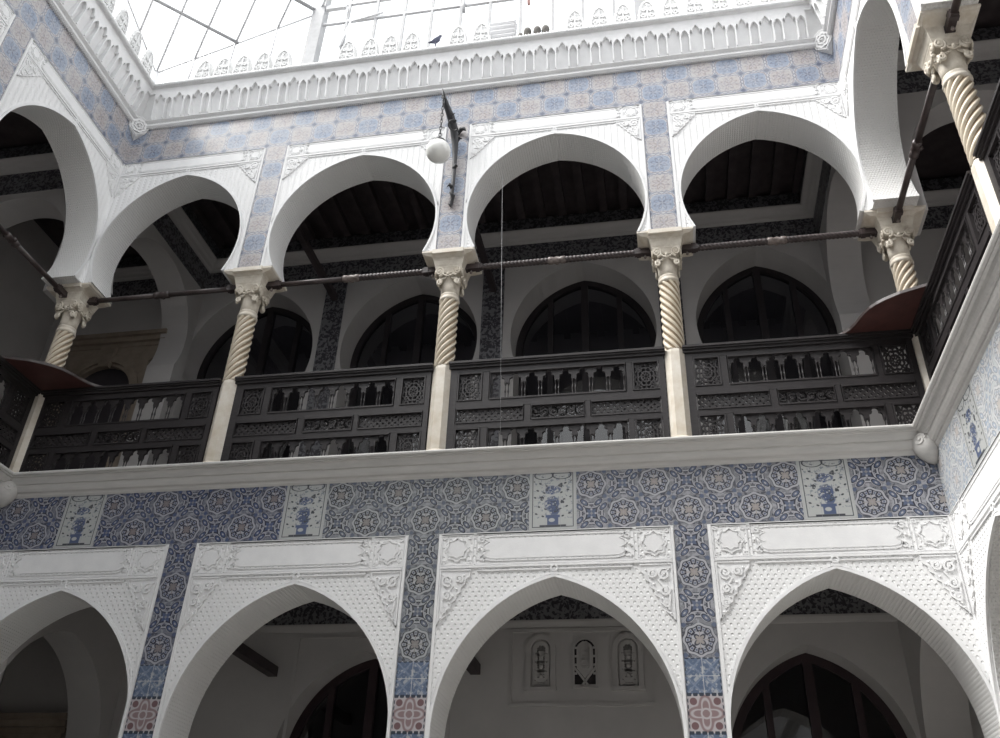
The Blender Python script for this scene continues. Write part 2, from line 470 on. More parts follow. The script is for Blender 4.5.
def arc_pts(cx, cy, r, a0, a1, n): return [(cx + r * cos(a0 + (a1 - a0) * i / n), cy + r * sin(a0 + (a1 - a0) * i / n)) for i in range(n + 1)]
def star(cx, cy, r, k=8, q=.80, rot=0):
    return [(cx + (r if i % 2 == 0 else r * q) * cos(PI * i / k + rot), cy + (r if i % 2 == 0 else r * q) * sin(PI * i / k + rot)) for i in range(2 * k)]
def scallop(cx, cy, r, k=8, n=5):
    """ring of k round lobes"""
    out = []
    for i in range(k):
        for j in range(n):
            t = j / n; a = 2 * PI * (i + t) / k
            out.append((cx + r * (.84 + .16 * sin(PI * t)) * cos(a), cy + r * (.84 + .16 * sin(PI * t)) * sin(a)))
    return out
def spiral(cx, cy, r0, r1, a0, turns, n=16):
    return [(cx + (r0 + (r1 - r0) * i / n) * cos(a0 + 2 * PI * turns * i / n), cy + (r0 + (r1 - r0) * i / n) * sin(a0 + 2 * PI * turns * i / n)) for i in range(n + 1)]

# ------------------------------------------------------------------ bays
UP = {'A': (-3.875, 1.03, -4.954, -2.755), 'B': (-1.30, 1.10, -2.445, -.155), 'C': (1.305, 1.10, .155, 2.445), 'D': (3.86, 1.03, 2.755, 4.911)}
LO = {'A': (-3.85, 1.10, -4.954, -2.755), 'B': (-1.28, 1.10, -2.445, -.155), 'C': (1.305, 1.10, .155, 2.445), 'D': (3.845, 1.055, 2.755, 4.911)}
SIDE_C = [-1.09, -3.65, -6.25, -8.83]               # arch centres along the side walls (y)
SIDE_H = [1.03, 1.10, 1.10, 1.03]
def up_arch(c, h, vs=Z_SPR): return arch(c, h, 6.55, 1.25, vs)
def lo_arch(c, h, vs): return arch(c, h, .45, 1.395, vs)

def wall_poly(u0, u1, bays, fn, zbot, ztop, vs):
    p = [(u0, zbot)]
    for c, h in bays:
        A = fn(c, h, vs)
        if zbot < vs: p += [(A[0][0], zbot)] + A + [(A[-1][0], zbot)]
        else: p += A
    return p + [(u1, zbot), (u1, ztop), (u0, ztop)]

# ---- court walls
bb = [UP[k][:2] for k in 'ABCD']; lb = [LO[k][:2] for k in 'ABCD']
W = MB(back)
W.prism(wall_poly(XL - T, XR + T, bb, up_arch, Z_SPR, Z_TOP, Z_SPR), -T, 0, 0, 1)
W.prism(wall_poly(XL - TL, XR + TL, lb, lo_arch, FLOOR, Z_LEDGE, -.15), -TL, 0, 0, 1)
struct(W, 'wall_back', [M['plaster'], M['soffit']], 'white courtyard wall with two storeys of pointed arches facing the viewer')
sb = sorted(zip(SIDE_C, SIDE_H))
for nm, fr, lab in (('wall_left', left, 'courtyard side wall with arches at the left edge'), ('wall_right', right, 'courtyard side wall with arches at the right edge')):
    W = MB(fr)
    W.prism(wall_poly(FRONT, 0, sb, up_arch, Z_SPR, Z_TOP, Z_SPR), -T, 0, 0, 1)
    W.prism(wall_poly(FRONT, 0, sb, lo_arch, FLOOR, Z_LEDGE, -.15), -TL, 0, 0, 1)
    struct(W, nm, [M['plaster'], M['soffit']], lab)
W = MB(); W.box(XL - 3, XR + 3, FLOOR, Z_TOP, FRONT - .4, FRONT)
struct(W, 'wall_front', M['plaster'], 'white courtyard wall behind the viewer')
W = MB(); W.box(-9, 9, FLOOR - .2, FLOOR, FRONT - .4, 5)
struct(W, 'floor', M['floor'], 'pale marble courtyard floor', 'floor')

# ---- galleries: slabs, ceilings, outer walls
GX0, GX1 = XL - 2.7, XR + 2.7
W = MB()
for a in ((GX0, GX1, TL * .5, YR), (GX0, XL - TL * .5, FRONT, TL * .5), (XR + TL * .5, GX1, FRONT, TL * .5)):
    W.box(a[0], a[1], 2.97, 3.16, a[2], a[3])
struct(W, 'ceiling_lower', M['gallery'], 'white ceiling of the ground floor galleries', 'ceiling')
W = MB()
for a in ((GX0, GX1, T, YR), (GX0, XL - T, FRONT, T), (XR + T, GX1, FRONT, T)):
    W.box(a[0], a[1], 8.80, 9.0, a[2], a[3])
struct(W, 'ceiling_upper', M['ceiling'], 'dark wooden ceiling of the upper gallery', 'ceiling')
W = MB(); W.box(GX0 - .4, GX0, FLOOR, 9.6, FRONT, 4.6)
struct(W, 'wall_gallery_left', M['gallery'], 'plain outer wall of the left gallery')
W = MB(); W.box(GX1, GX1 + .4, FLOOR, 9.6, FRONT, 4.6)
struct(W, 'wall_gallery_right', M['gallery'], 'plain outer wall of the right gallery')

# rear wall of the back gallery with arched niches
RB_U = [(-3.93, 1.08), (-1.30, 1.08), (1.37, 1.08), (4.02, 1.0)]
RB_L = [(-1.40, 1.05), (3.90, 1.0)]
W = MB(rear)
W.prism(wall_poly(GX0, GX1, [(c, h) for c, h in RB_U], lambda c, h, vs: arch(c, h, 6.55, 1.31, vs), 3.16, 9.0, 6.15), -.5, 0)
W.prism(wall_poly(GX0, GX1, RB_L, lambda c, h, vs: arch(c, h, .62, 1.30, vs), FLOOR, 2.97, .3), -.5, 0)
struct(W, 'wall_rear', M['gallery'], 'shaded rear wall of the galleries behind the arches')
W = MB()
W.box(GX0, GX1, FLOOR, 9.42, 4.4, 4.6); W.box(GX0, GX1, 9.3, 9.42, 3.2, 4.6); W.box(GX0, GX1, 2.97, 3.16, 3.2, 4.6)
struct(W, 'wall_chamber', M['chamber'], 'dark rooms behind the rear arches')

# cross walls with arches at the court corners
for sgn, x0, x1, nm, lab in ((-1, XL - T, XL, 'left', 'left end'), (1, XR, XR + T, 'right', 'right end')):
    fr = lambda u, v, d: (d, u, v)
    W = MB(fr)
    A = arch(1.515, 1.015, 6.78, .99, 6.3)
    W.prism([(T, 6.3)] + A + [(A[-1][0], 3.16), (YR, 3.16), (YR, 9.0), (T, 9.0)], x0, x1)
    q0, q1 = (x0 + .31, x1 + .30) if sgn < 0 else (x0, x1)
    W.prism(wall_poly(TL, YR, [(1.45, 1.07) if sgn < 0 else (1.53, .985)], lambda c, h, vs: arch(c, h, .62, 1.23, vs), FLOOR, 2.97, .6), q0, q1)
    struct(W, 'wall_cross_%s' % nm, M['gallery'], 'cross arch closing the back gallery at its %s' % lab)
    W = MB()
    xa, xb = (GX0, XL - T) if sgn < 0 else (XR + T, GX1); xc = (xa + xb) / 2
    A = arch(xc, .98, 6.80, 1.0, 6.78)
    if sgn > 0: P = [(xa, Z_SPR), (xc - .98, Z_SPR)] + A + [(xc + .98, 3.16), (xb, 3.16), (xb, 9.0), (xa, 9.0)]
    else: P = [(xa, 3.16), (xc - .98, 3.16)] + A + [(xc + .98, Z_SPR), (xb, Z_SPR), (xb, 9.0), (xa, 9.0)]
    W.prism(P, .06, .50)
    W.prism(wall_poly(xa, xb, [(xc, .95)], lambda c, h, vs: arch(c, h, .62, 1.23, vs), FLOOR, 2.97, .6), .06, .50)
    struct(W, 'wall_side_cross_%s' % nm, M['gallery'], 'cross arch at the back of the %s gallery' % nm)

# cornices and tile bands inside the upper gallery (rear wall, cross walls)
def gallery_bands(fr, u0, u1, low=True):
    a = MB(fr); a.box(u0, u1, 7.90, 8.31, 0, .012)
    b = MB(fr); prof = [(0, 8.31), (.04, 8.315), (.06, 8.335), (.05, 8.35), (.10, 8.365), (.13, 8.40), (.18, 8.42), (.20, 8.44), (.20, 8.46), (0, 8.46)]
    b.add([(u, v, d) for u in (u0, u1) for d, v in prof], [[i, (i + 1) % 10, 10 + (i + 1) % 10, 10 + i] for i in range(10)] + [list(range(10)), list(range(19, 9, -1))])
    c = MB(fr); c.box(u0, u1, 8.46, 8.70, 0, .185)
    return a, b, c
BANDS = [(rear, GX0, GX1, 'rear wall of the back gallery'),
         (lambda u, v, d: (XL + d, u, v), T, YR, 'left cross arch'), (lambda u, v, d: (XR - d, u, v), T, YR, 'right cross arch'),
         (lambda u, v, d: (u, .06 - d, v), XR + T, GX1, 'cross arch of the right gallery'), (lambda u, v, d: (u, .06 - d, v), GX0, XL - T, 'cross arch of the left gallery')]
tn = 1
for fr, a0, a1, where in BANDS:
    a, b, c = gallery_bands(fr, a0, a1)
    struct(a, 'trim_%d' % tn, M['tile_gal'], 'dark tile band high on the ' + where, 'tile band')
    struct(b, 'trim_%d' % (tn + 1), M['gallery'], 'grey plaster cornice above the dark tile band, ' + where, 'cornice')
    struct(c, 'trim_%d' % (tn + 2), M['frieze_gal'], 'dark carved frieze under the ceiling, ' + where, 'frieze'); tn += 3
# lower gallery bands
W = MB(rear); W.box(XL, XR, 2.26, 2.97, 0, .012); struct(W, 'trim_%d' % tn, M['tile_gal'], 'dark tile band on the ground floor rear wall', 'tile band'); tn += 1
W = MB(rear)
prof = [(0, 2.17), (.010, 2.175), (.022, 2.20), (.035, 2.235), (.035, 2.26), (0, 2.26)]
W.add([(u, v, d) for u in (XL, XR) for d, v in prof], [[i, (i + 1) % 6, 6 + (i + 1) % 6, 6 + i] for i in range(6)] + [list(range(6)), list(range(11, 5, -1))])
struct(W, 'trim_%d' % tn, M['gallery'], 'plaster moulding under the ground floor tile band', 'moulding'); tn += 1
# tiled strips on the upper rear wall
for x, lab in ((-2.6, 'dark tiled strip between the first and second rear arches'), (0.0, 'dark tiled strip between the second and third rear arches'), (2.68, 'dark tiled strip between the third and fourth rear arches')):
    W = MB(rear); W.box(x - .17, x + .17, 3.16, 7.90, 0, .015)
    tag(W.build('tiled_strip', M['tile_gal'], None, (x, YR, 3.16)), lab, 'tile strip', 'tiled strips on the gallery rear wall', 'thing')

# ceiling beams of the upper back gallery
W = MB(); W.box(-.06, .06, 0, .13, T, YR - .20)
bm0 = W.build('ceiling_beam', M['ceiling'], None, (0, 0, 0))
xs = [XL + .2 + i * .3258 for i in range(30)]
lb_ = 'dark wooden ceiling beam spanning the back gallery'
for i, x in enumerate(xs):
    o = bm0 if i == 0 else bm0.copy()
    if i: COL.objects.link(o)
    o.location = (x, 0, 8.675); tag(o, lb_, 'beam', 'ceiling beams of the back gallery', 'thing')

# ------------------------------------------------------------------ doors, portal, niches behind
def arched_door(n, uc, hw, v0, rise, zb, dd, label):
    """glazed arched door; local frame of the rear wall; dd = depth behind the rear wall face"""
    t = thing('door_%d' % n, label, 'door', (uc, YR + dd, zb), None, 'structure')
    dm = M['doordark'] if zb > 0 else M['doorwood']
    A = arch(uc, hw, v0, rise, v0 - .4)
    out = [(A[0][0], zb)] + A + [(A[-1][0], zb)]
    inn = arch(uc, hw - .10, v0, rise - .10, v0 - .4); inn = [(inn[0][0], zb)] + inn + [(inn[-1][0], zb)]
    f = MB(rear); k = len(out)
    pts = [(u, v, -dd) for u, v in out] + [(u, v, -dd) for u, v in inn] + [(u, v, -dd - .08) for u, v in out] + [(u, v, -dd - .08) for u, v in inn]
    fc = []
    for i in range(k - 1): fc += [[i, i + 1, k + i + 1, k + i], [2 * k + i, 2 * k + i + 1, 3 * k + i + 1, 3 * k + i], [k + i, k + i + 1, 3 * k + i + 1, 3 * k + i], [i, i + 1, 2 * k + i + 1, 2 * k + i]]
    f.add(pts, fc)
    f.build('frame', dm, t)
    def top(u):
        best = v0
        for (a, b), (c, d) in zip(inn[1:-1], inn[2:-1]):
            if min(a, c) <= u <= max(a, c) and abs(a - c) > 1e-6: best = max(best, b + (d - b) * (u - a) / (c - a))
        return best
    for u in (-.5 * hw, 0, .5 * hw):
        w = .055 if u == 0 else .04
        q = MB(rear); q.box(uc + u - w, uc + u + w, zb, top(uc + u) + .03, -dd - .07, -dd + .01); q.build('mullion', dm, t)
    for v in (v0 - .12, v0 - 1.2):
        if v > zb + .1:
            q = MB(rear); q.box(uc - hw + .05, uc + hw - .05, v - .04, v + .04, -dd - .07, -dd + .005); q.build('crossbar', dm, t)
    g = MB(rear); g.add([(u, v, -dd - .04) for u, v in inn], [list(range(len(inn)))]); g.build('pane', M['pane'], t)
    return t
rl = ['at the far left of the upper gallery', 'left of the centre of the upper gallery', 'right of the centre of the upper gallery', 'at the far right of the upper gallery']
for i, (c, h) in enumerate(RB_U): arched_door(i + 1, c, h, 6.55, 1.31, 3.16, .47, 'dark arched door in a white recess ' + rl[i])
arched_door(5, -1.40, 1.05, .62, 1.30, FLOOR, .35, 'dark arched doorway behind the second ground floor arch')
arched_door(6, 3.90, 1.0, .62, 1.30, FLOOR, .35, 'dark red framed arched window behind the fourth ground floor arch')

# stone portal at the upper left
def portal(x0, x1, zt, zb, apex, label, where):
    t = thing('stone_portal', label, 'doorway', ((x0 + x1) / 2, YR, zb))
    xc, hw = (x0 + x1) / 2, (x1 - x0) * .27
    f = MB(rear)
    A = [(xc - hw, zb)] + [(xc + hw * cos(PI - PI * i / 16), apex - hw + hw * sin(PI * i / 16)) for i in range(17)] + [(xc + hw, zb)]
    f.prism([(x0 + .1, zb)] + A + [(x1 - .1, zb), (x1 - .1, zt - .22), (x0 + .1, zt - .22)], 0, .10); f.build('surround', M['portal'], t)
    e = MB(rear)
    for a, b, d in ((.22, .15, .12), (.15, .07, .18), (.07, 0, .24)): e.box(x0 + .1 - d * .4, x1 - .1 + d * .4, zt - a, zt - b, 0, d)
    e.build('entablature', M['portal'], t)
    k = MB(rear); k.prism([(xc - .09, apex - .06), (xc + .09, apex - .06), (xc + .14, zt - .22), (xc - .14, zt - .22)], .10, .17); k.build('keystone', M['portal'], t)
    r = MB(rear); r.ribbon([(xc + (hw + .10) * cos(PI - PI * i / 20), apex - hw + (hw + .10) * sin(PI * i / 20)) for i in range(21)], .05, .10, .14); r.build('arch_moulding', M['portal'], t)
    for s_ in (-1, 1):
        q = MB(rear); q.ribbon(scallop(xc + s_ * (hw + .30), apex - .02, .11), .02, .10, .13, True); q.ball((xc + s_ * (hw + .30), apex - .02, .11), .045); q.build('rosette', M['portal'], t)
    p = MB(rear); p.add([(u, v, .006) for u, v in A], [list(range(len(A)))]); p.build('dark_leaf', M['chamber'], t)
portal(-7.30, -5.30, 7.05, 3.16, 6.50, 'carved brown stone portal in the upper left corner room', '')
portal(-7.30, -5.15, 1.15, FLOOR, .55, 'brown stone portal in the ground floor left corner room', '')

# recessed panel with three stucco windows behind the third ground floor arch
t = thing('recessed_panel', 'shallow rectangular plaster frame around three stucco windows on the ground floor', 'wall panel', (1.3, YR, 1.25))
W = MB(rear); W.ribbon([(.44, 1.27), (2.13, 1.27), (2.13, 2.135), (.44, 2.135)], .022, 0, .022, True); W.build('frame_moulding', M['gallery'], t)
t = thing('recessed_panel', 'plain rectangular plaster frame around the dark doorway behind the second ground floor arch', 'wall panel', (-1.4, YR, .3))
W = MB(rear); W.ribbon([(-2.32, -1.8), (-2.32, 2.10), (-.30, 2.10), (-.30, -1.8)], .022, 0, .022); W.build('frame_moulding', M['gallery'], t)
def stucco_window(n, uc, hw, z0, z1, label, mid):
    t = thing('window_%d' % n, label, 'window', (uc, YR, z0), None, 'structure')
    A = [(uc + hw * cos(PI - PI * i / 12), z1 - hw + hw * sin(PI * i / 12)) for i in range(13)]
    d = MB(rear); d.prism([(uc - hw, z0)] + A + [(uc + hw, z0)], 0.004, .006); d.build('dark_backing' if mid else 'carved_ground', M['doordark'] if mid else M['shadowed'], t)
    f = MB(rear); f.ribbon([(uc - hw, z0)] + A + [(uc + hw, z0)], .012, 0, .03, True)
    if not mid:
        B = [(uc + (hw + .06) * cos(PI - PI * i / 12), z1 - hw + (hw + .06) * sin(PI * i / 12)) for i in range(13)]
        f.ribbon([(uc - hw - .06, z0 - .02)] + B + [(uc + hw + .06, z0 - .02)], .03, 0, .05)
        f.box(uc - hw - .10, uc + hw + .10, z0 - .06, z0 - .02, 0, .07)
    f.build('frame', M['gallery'], t)
    g = MB(rear)
    if mid:
        g.prism([(uc - hw * .72, z0 + .22)] + [(uc + hw * .72 * cos(PI - PI * i / 12), z1 - hw + hw * .72 * sin(PI * i / 12)) for i in range(13)] + [(uc + hw * .72, z0 + .22), (uc, z0 + .10)], .006, .02)
        for q in range(5): g.ribbon(scallop(uc, z0 + .27 + q * .05, .06), .008, .02, .03, True)
        g.ribbon([(uc - hw, z0 + .24), (uc + hw * .4, z0)], .012, .006, .024); g.ribbon([(uc + hw, z0 + .24), (uc - hw * .4, z0)], .012, .006, .024)
        g.ribbon([(uc - hw, z0 + .02), (uc + hw, z0 + .02)], .012, .006, .024)
        for q in range(4):
            for s_ in (-1, 1): g.ribbon([(uc + s_ * hw, z0 + .16 + q * .10), (uc + s_ * hw * .7, z0 + .16 + q * .10)], .012, .006, .02)
    else:
        for a, b in ((.08, .9), (.30, 1.1), (.50, .8)):
            zc = z0 + (z1 - z0) * (a + .08)
            g.ribbon(scallop(uc, zc + .03, hw * .75), .016, .006, .028, True); g.ball((uc, zc + .03, .012), .03)
            g.ribbon([(uc - hw, zc - .06), (uc, zc - .01), (uc + hw, zc - .06)], .012, .006, .026)
        for q in range(3): g.ribbon([(uc - hw, z0 + .02 + q * .03), (uc + hw, z0 + .02 + q * .03)], .008, .006, .024)
        g.ribbon(scallop(uc, z1 - hw, hw * .8), .014, .006, .028, True)
        for s_ in (-1, 1): g.ribbon(spiral(uc + s_ * hw * .5, z0 + .14, .05, .01, 0, 1.2), .009, .006, .026)
    g.build('stucco_grille', M['gallery'], t)
stucco_window(1, .80, .088, 1.48, 1.99, 'left carved stucco window with a raised arched frame, behind the third ground floor arch', False)
stucco_window(2, 1.325, .135, 1.46, 2.03, 'middle stucco window with a dark pierced border and crossed bars, ground floor', True)
stucco_window(3, 1.835, .088, 1.48, 1.99, 'right carved stucco window with a raised arched frame, behind the third ground floor arch', False)

# tie beams from the court wall to the rear wall
for x, z, y0, lab in ((-2.6, 7.50, T, 'dark tie beam above the second column, upper gallery'), (0, 7.40, T, 'dark tie beam above the third column, upper gallery'),
                      (-2.6, 1.62, TL, 'dark tie beam seen through the second ground floor arch'), (0, 1.62, TL, 'dark tie beam seen through the third ground floor arch')):
    hb = .045 if z > 5 else .06
    W = MB(); W.box(x - hb, x + hb, z, z + 2 * hb, y0 - .04, YR + .01)
    tag(W.build('tie_beam', M['ceiling'], None, (x, YR, z)), lab, 'beam', 'tie beams of the galleries', 'thing')

# ------------------------------------------------------------------ stucco panels
def dull(line, k): return line
def stucco_panel(fr, uc, hw, u0, u1, upper, label, sides=(1, -1)):
    base = fr(uc, Z_SPR if upper else -.15, 0)
    t = thing('stucco_arch_panel', label, 'stucco panel', base, 'carved stucco panels of the %s arcade' % ('upper' if upper else 'lower'))
    vt = Z_UF0 if upper else Z_FR0
    vs = Z_SPR if upper else -.15
    A = up_arch(uc, hw, vs) if upper else lo_arch(uc, hw, vs)
    e = .012
    # field with ribs or dots
    f = MB(fr); f.prism([(u0 + .003, vs + .004)] + [(max(u0 + .004, min(u1 - .004, u)), v) for u, v in A] + [(u1 - .003, vs + .004), (u1 - .003, vt - .003), (u0 + .003, vt - .003)], .001, e)
    f.build('field', M['ribs'] if upper else M['dots'], t)
    # moulding round the arch
    r = MB(fr); off = .035 if upper else .03
    c = uc
    R1 = [(uc + (u - uc) * 1.012, v + .014 * max(0, 1 - abs(u - uc) / hw)) for u, v in A]
    R1 = [(max(u0 + .02, min(u1 - .02, u)), v) for u, v in R1]
    r.ribbon(R1, .013, e * .5, .026)
    R2 = [(uc + (u - uc) * 1.036, v + .042 * max(0, 1 - abs(u - uc) / hw)) for u, v in A]
    R2 = [q for q in R2 if u0 + .02 < q[0] < u1 - .02 and q[1] > vs + (.4 if upper else .9)]
    r.ribbon(R2, .006, e * .5, .020)
    r.build('arch_moulding', M['stucco'], t)
    # border
    b = MB(fr)
    b.ribbon([(u0 + .020, vs + .01), (u0 + .020, vt - .018), (u1 - .020, vt - .018), (u1 - .020, vs + .01)], .016, e * .5, .020)
    b.build('border', M['stucco'], t)
    # top row: stars and cartouche
    zs = 8.05 if upper else 2.145
    h = .108 if upper else .155
    zl = 7.925 if upper else 1.965
    um = (u0 + u1) / 2; half = (u1 - u0) / 2
    sx = half - .03 - h - .01
    for s_ in (-1, 1):
        cx = um + s_ * sx
        k = MB(fr)
        k.ribbon([(cx - h, zs - h), (cx + h, zs - h), (cx + h, zs + h), (cx - h, zs + h)], .007, e * .5, .020, True)
        k.prism(star(cx, zs, h * .62, 8, .80), e * .5, .022)
        k.ribbon(star(cx, zs, h * .80, 8, .82), .006, e * .5, .022, True)
        for a in range(4):
            ax_, ay_ = cx + (1 if a % 2 else -1) * h * .82, zs + (1 if a // 2 else -1) * h * .82
            k.ribbon(spiral(ax_, ay_, h * .15, h * .05, a, 1.0, 8), .006, e * .5, .020)
        k.build('star_medallion', M['stucco'], t)
    cu = sx - h - .035
    k = MB(fr)
    def cart(w, hh):
        L = [(um - w, zs - hh), (um + w, zs - hh)]
        e1 = [(um + w + hh * (.25 + .5 * abs(sin(PI * 2.5 * i / 20)) * 1.0) * (1 if 0 < i < 20 else .0), zs - hh + 2 * hh * i / 20) for i in range(21)]
        L += e1[1:-1] + [(um + w, zs + hh), (um - w, zs + hh)] + [(2 * um - a, b_) for a, b_ in e1[::-1][1:-1]]
        return L
    w = cu - (.06 if upper else .16)
    k.prism(cart(w, h * .66), e * .5, .020)
    k.ribbon(cart(w, h * .80), .006, e * .5, .022, True)
    k.ribbon([(um - cu, zs - h), (um + cu, zs - h), (um + cu, zs + h), (um - cu, zs + h)], .007, e * .5, .020, True)
    for s_ in (-1, 1):
        for q in (-1, 1):
            k.ribbon(spiral(um + s_ * (cu - h * .35), zs + q * h * .62, h * .24, h * .05, q, 1.3, 10), .008, e * .5, .022)
        k.ball((um + s_ * (cu - h * .22), zs, .022), h * .10)
    k.ribbon([(um - half + .04, zl), (um + half - .04, zl)], .011, e * .5, .028)
    k.ribbon([(um - cu + .02, zl - .04), (um + cu - .02, zl - .04)], .006, e * .5, .024)
    k.build('cartouche', M['stucco'], t)
    # carved triangles under the stars
    tw = .30; th = .38 if upper else .53
    for s_ in (-1, 1):
        ux = um + s_ * (half - .045)
        k = MB(fr)
        tri = [(ux, zl - .03), (ux - s_ * tw, zl - .03)]
        n = 7
        for i in range(1, n):                     # stepped, lobed long side
            f0 = i / n
            pu, pv = ux - s_ * tw * (1 - f0), zl - .03 - th * f0
            tri += [(pu - s_ * .030, pv + .014), (pu + s_ * .008, pv - .014)]
        tri += [(ux, zl - .03 - th)]
        k.prism(tri, e * .5, .016)
        k.ribbon(tri, .007, e * .5, .026, True)
        for cx, cy, r0, dr in ((.075, .085, .060, 1), (.185, .075, .045, -1), (.075, .215, .052, -1), (.06, .325, .036, 1)):
            cy = cy * th / .46
            k.ribbon(spiral(ux - s_ * cx, zl - .03 - cy, r0, .010, 1.0 * s_, 1.5 * dr * s_, 18), .010, e * .5, .032)
            k.ball((ux - s_ * cx, zl - .03 - cy, .022), .014, 6, 4)
        for i in range(7):
            f0 = (i + .5) / 7
            k.ball((ux - s_ * (tw * (1 - f0) * .80 + .015), zl - .05 - th * f0 * .9, .018), .013, 6, 4)
        k.ribbon([(ux - s_ * .02, zl - .06), (ux - s_ * .13, zl - .16 * th / .46), (ux - s_ * .03, zl - .28 * th / .46), (ux - s_ * .05, zl - .40 * th / .46)], .010, e * .5, .030)
        k.build('corner_carving', M['stucco'], t)
    # boss over the point of the arch
    k = MB(fr); va = max(q[1] for q in A)
    zc = (va + zl) / 2 + .025
    k.ribbon(arc_pts(uc, zc, .020 if upper else .030, 0, 2 * PI, 10)[:-1], .008, e * .5, .032, True); k.ball((uc, zc, .015), .012, 6, 4)
    k.prism([(uc - .05, va + .02), (uc + .05, va + .02), (uc + .02, zc - .02), (uc - .02, zc - .02)], e * .5, .028)
    k.build('boss', M['stucco'], t)
    return t
ORD = {'A': 'first', 'B': 'second', 'C': 'third', 'D': 'fourth'}
for k in 'ABCD':
    c, h, a, b = UP[k]; stucco_panel(back, c, h, a, b, True, 'carved white stucco panel around the %s upper arch from the left, back wall' % ORD[k])
    c, h, a, b = LO[k]; stucco_panel(back, c, h, a, b, False, 'carved stucco panel around the %s ground floor arch from the left, back wall' % ORD[k])
for fr, nm in ((left, 'left'), (right, 'right')):
    stucco_panel(fr, -1.09, 1.03, -2.195, 0, True, 'carved stucco panel around the upper arch of the %s wall nearest the corner' % nm)
    stucco_panel(fr, -1.09, 1.055, -2.195, 0, False, 'carved stucco panel around the %s wall ground floor arch nearest the corner' % nm)
    stucco_panel(fr, -3.65, 1.10, -4.795, -2.505, True, 'carved stucco panel around the second upper arch of the %s wall' % nm)
    stucco_panel(fr, -3.65, 1.10, -4.795, -2.505, False, 'carved stucco panel around the second ground floor arch of the %s wall' % nm)

# ------------------------------------------------------------------ tile friezes, strips, vase panels
def flat(fr, u0, u1, v0, v1, uo, vo, d=.010):
    w = MB(fr); P = [(u0, v0), (u1, v0), (u1, v1), (u0, v1)]; q = [(u - uo, v - vo) for u, v in P]
    pts = [(u, v, .0005) for u, v in P] + [(u, v, d) for u, v in P]
    fc = [[3, 2, 1, 0], [4, 5, 6, 7], [0, 1, 5, 4], [1, 2, 6, 5], [2, 3, 7, 6], [3, 0, 4, 7]]
    w.add(pts, fc, [[q[i % 4] for i in f] for f in fc]); return w
def tile_thing(w, name, mat, label, cat, fr, u, v, group=None):
    return tag(w.build(name, mat, None, fr(u, v, 0)), label, cat, group, 'thing')
VP = [(-3.885, 'left end of the tile frieze'), (-1.31, 'between the first and second tiled pilasters'), (1.29, 'between the second and third tiled pilasters'), (3.88, 'at the right end of the tile frieze')]
zc0 = Z_FR0 + .155
cuts = [XL] + [q for x, _ in VP for q in (x - .235, x + .235)] + [XR]
secs = [(cuts[i], cuts[i + 1]) for i in range(0, len(cuts), 2)]
cent = [-5.17 + .155, -2.6, 0, 2.6, 5.04 - .155]
smat = ['tile_blue', 'tile_blue', 'tile_black', 'tile_pale', 'tile_pale']
slab = ['short blue medallion tile frieze by the left corner', 'blue medallion tile frieze above the first tiled pilaster', 'black and grey medallion tile frieze above the second tiled pilaster', 'pale blue medallion tile frieze above the third tiled pilaster', 'short pale medallion tile frieze by the right corner']
for (a, b), c, mm, lab in zip(secs, cent, smat, slab):
    tile_thing(flat(back, a, b, Z_FR0, Z_FR1, c, zc0), 'tile_frieze', M[mm], lab, 'tile frieze', back, (a + b) / 2, Z_FR0, 'medallion tile friezes under the gallery ledge')
for x, lab in VP:
    w = flat(back, x - .235, x + .235, Z_FR0, Z_FR1, x, (Z_FR0 + Z_FR1) / 2, .012)
    tile_thing(w, 'vase_tile_panel', M['vase'], 'white tile panel painted with a blue vase, ' + lab, 'tile panel', back, x, Z_FR0, 'painted vase tile panels')
def strip(fr, x, mm, lab, which):
    """ground floor tiled pilaster: medallion tiles, then a blue and a rose tile"""
    t = thing('tiled_pilaster', lab, 'tiled pilaster', fr(x, FLOOR + .0, 0), 'tiled pilasters between the %s arches' % which)
    h = UNIT_L / 2
    flat(fr, x - h, x + h, zc0 - 4.5 * UNIT_L, Z_FR0, x, zc0).build('medallion_tiles', mm, t)
    flat(fr, x - h, x + h, zc0 - 5.5 * UNIT_L, zc0 - 4.5 * UNIT_L, x, zc0).build('blue_spray_tile', M['tile_spray'], t)
    flat(fr, x - h, x + h, zc0 - 6.5 * UNIT_L, zc0 - 5.5 * UNIT_L, x, zc0).build('rose_flower_tile', M['tile_rose'], t)
    flat(fr, x - h, x + h, zc0 - 7.5 * UNIT_L, zc0 - 6.5 * UNIT_L, x, zc0).build('blue_spray_tile', M['tile_spray'], t)
    flat(fr, x - h, x + h, FLOOR, zc0 - 7.5 * UNIT_L, x, zc0).build('rose_flower_tile', M['tile_rose'], t)
strip(back, -2.6, M['tile_blue'], 'deep blue tiled pilaster between the first and second ground floor arches', 'ground floor')
strip(back, 0.0, M['tile_black'], 'grey and blue tiled pilaster between the second and third ground floor arches', 'ground floor')
strip(back, 2.6, M['tile_pale'], 'pale tiled pilaster between the third and fourth ground floor arches', 'ground floor')
strip(left, -2.35, M['tile_blue'], 'tiled pilaster on the left wall, ground floor', 'ground floor')
strip(right, -2.35, M['tile_wash'], 'tiled pilaster on the right wall, ground floor', 'ground floor')
ub = 8.377
for x, n in ((-2.6, 'first and second'), (0, 'second and third'), (2.6, 'third and fourth')):
    h = UNIT_U * .475
    w = flat(back, x - h, x + h, Z_SPR + .03, Z_UF0, x, ub)
    tile_thing(w, 'tiled_pilaster', M['tile_up'], 'blue and rose tiled pilaster between the %s upper arches' % n, 'tiled pilaster', back, x, Z_SPR, 'tiled pilasters between the upper arches')
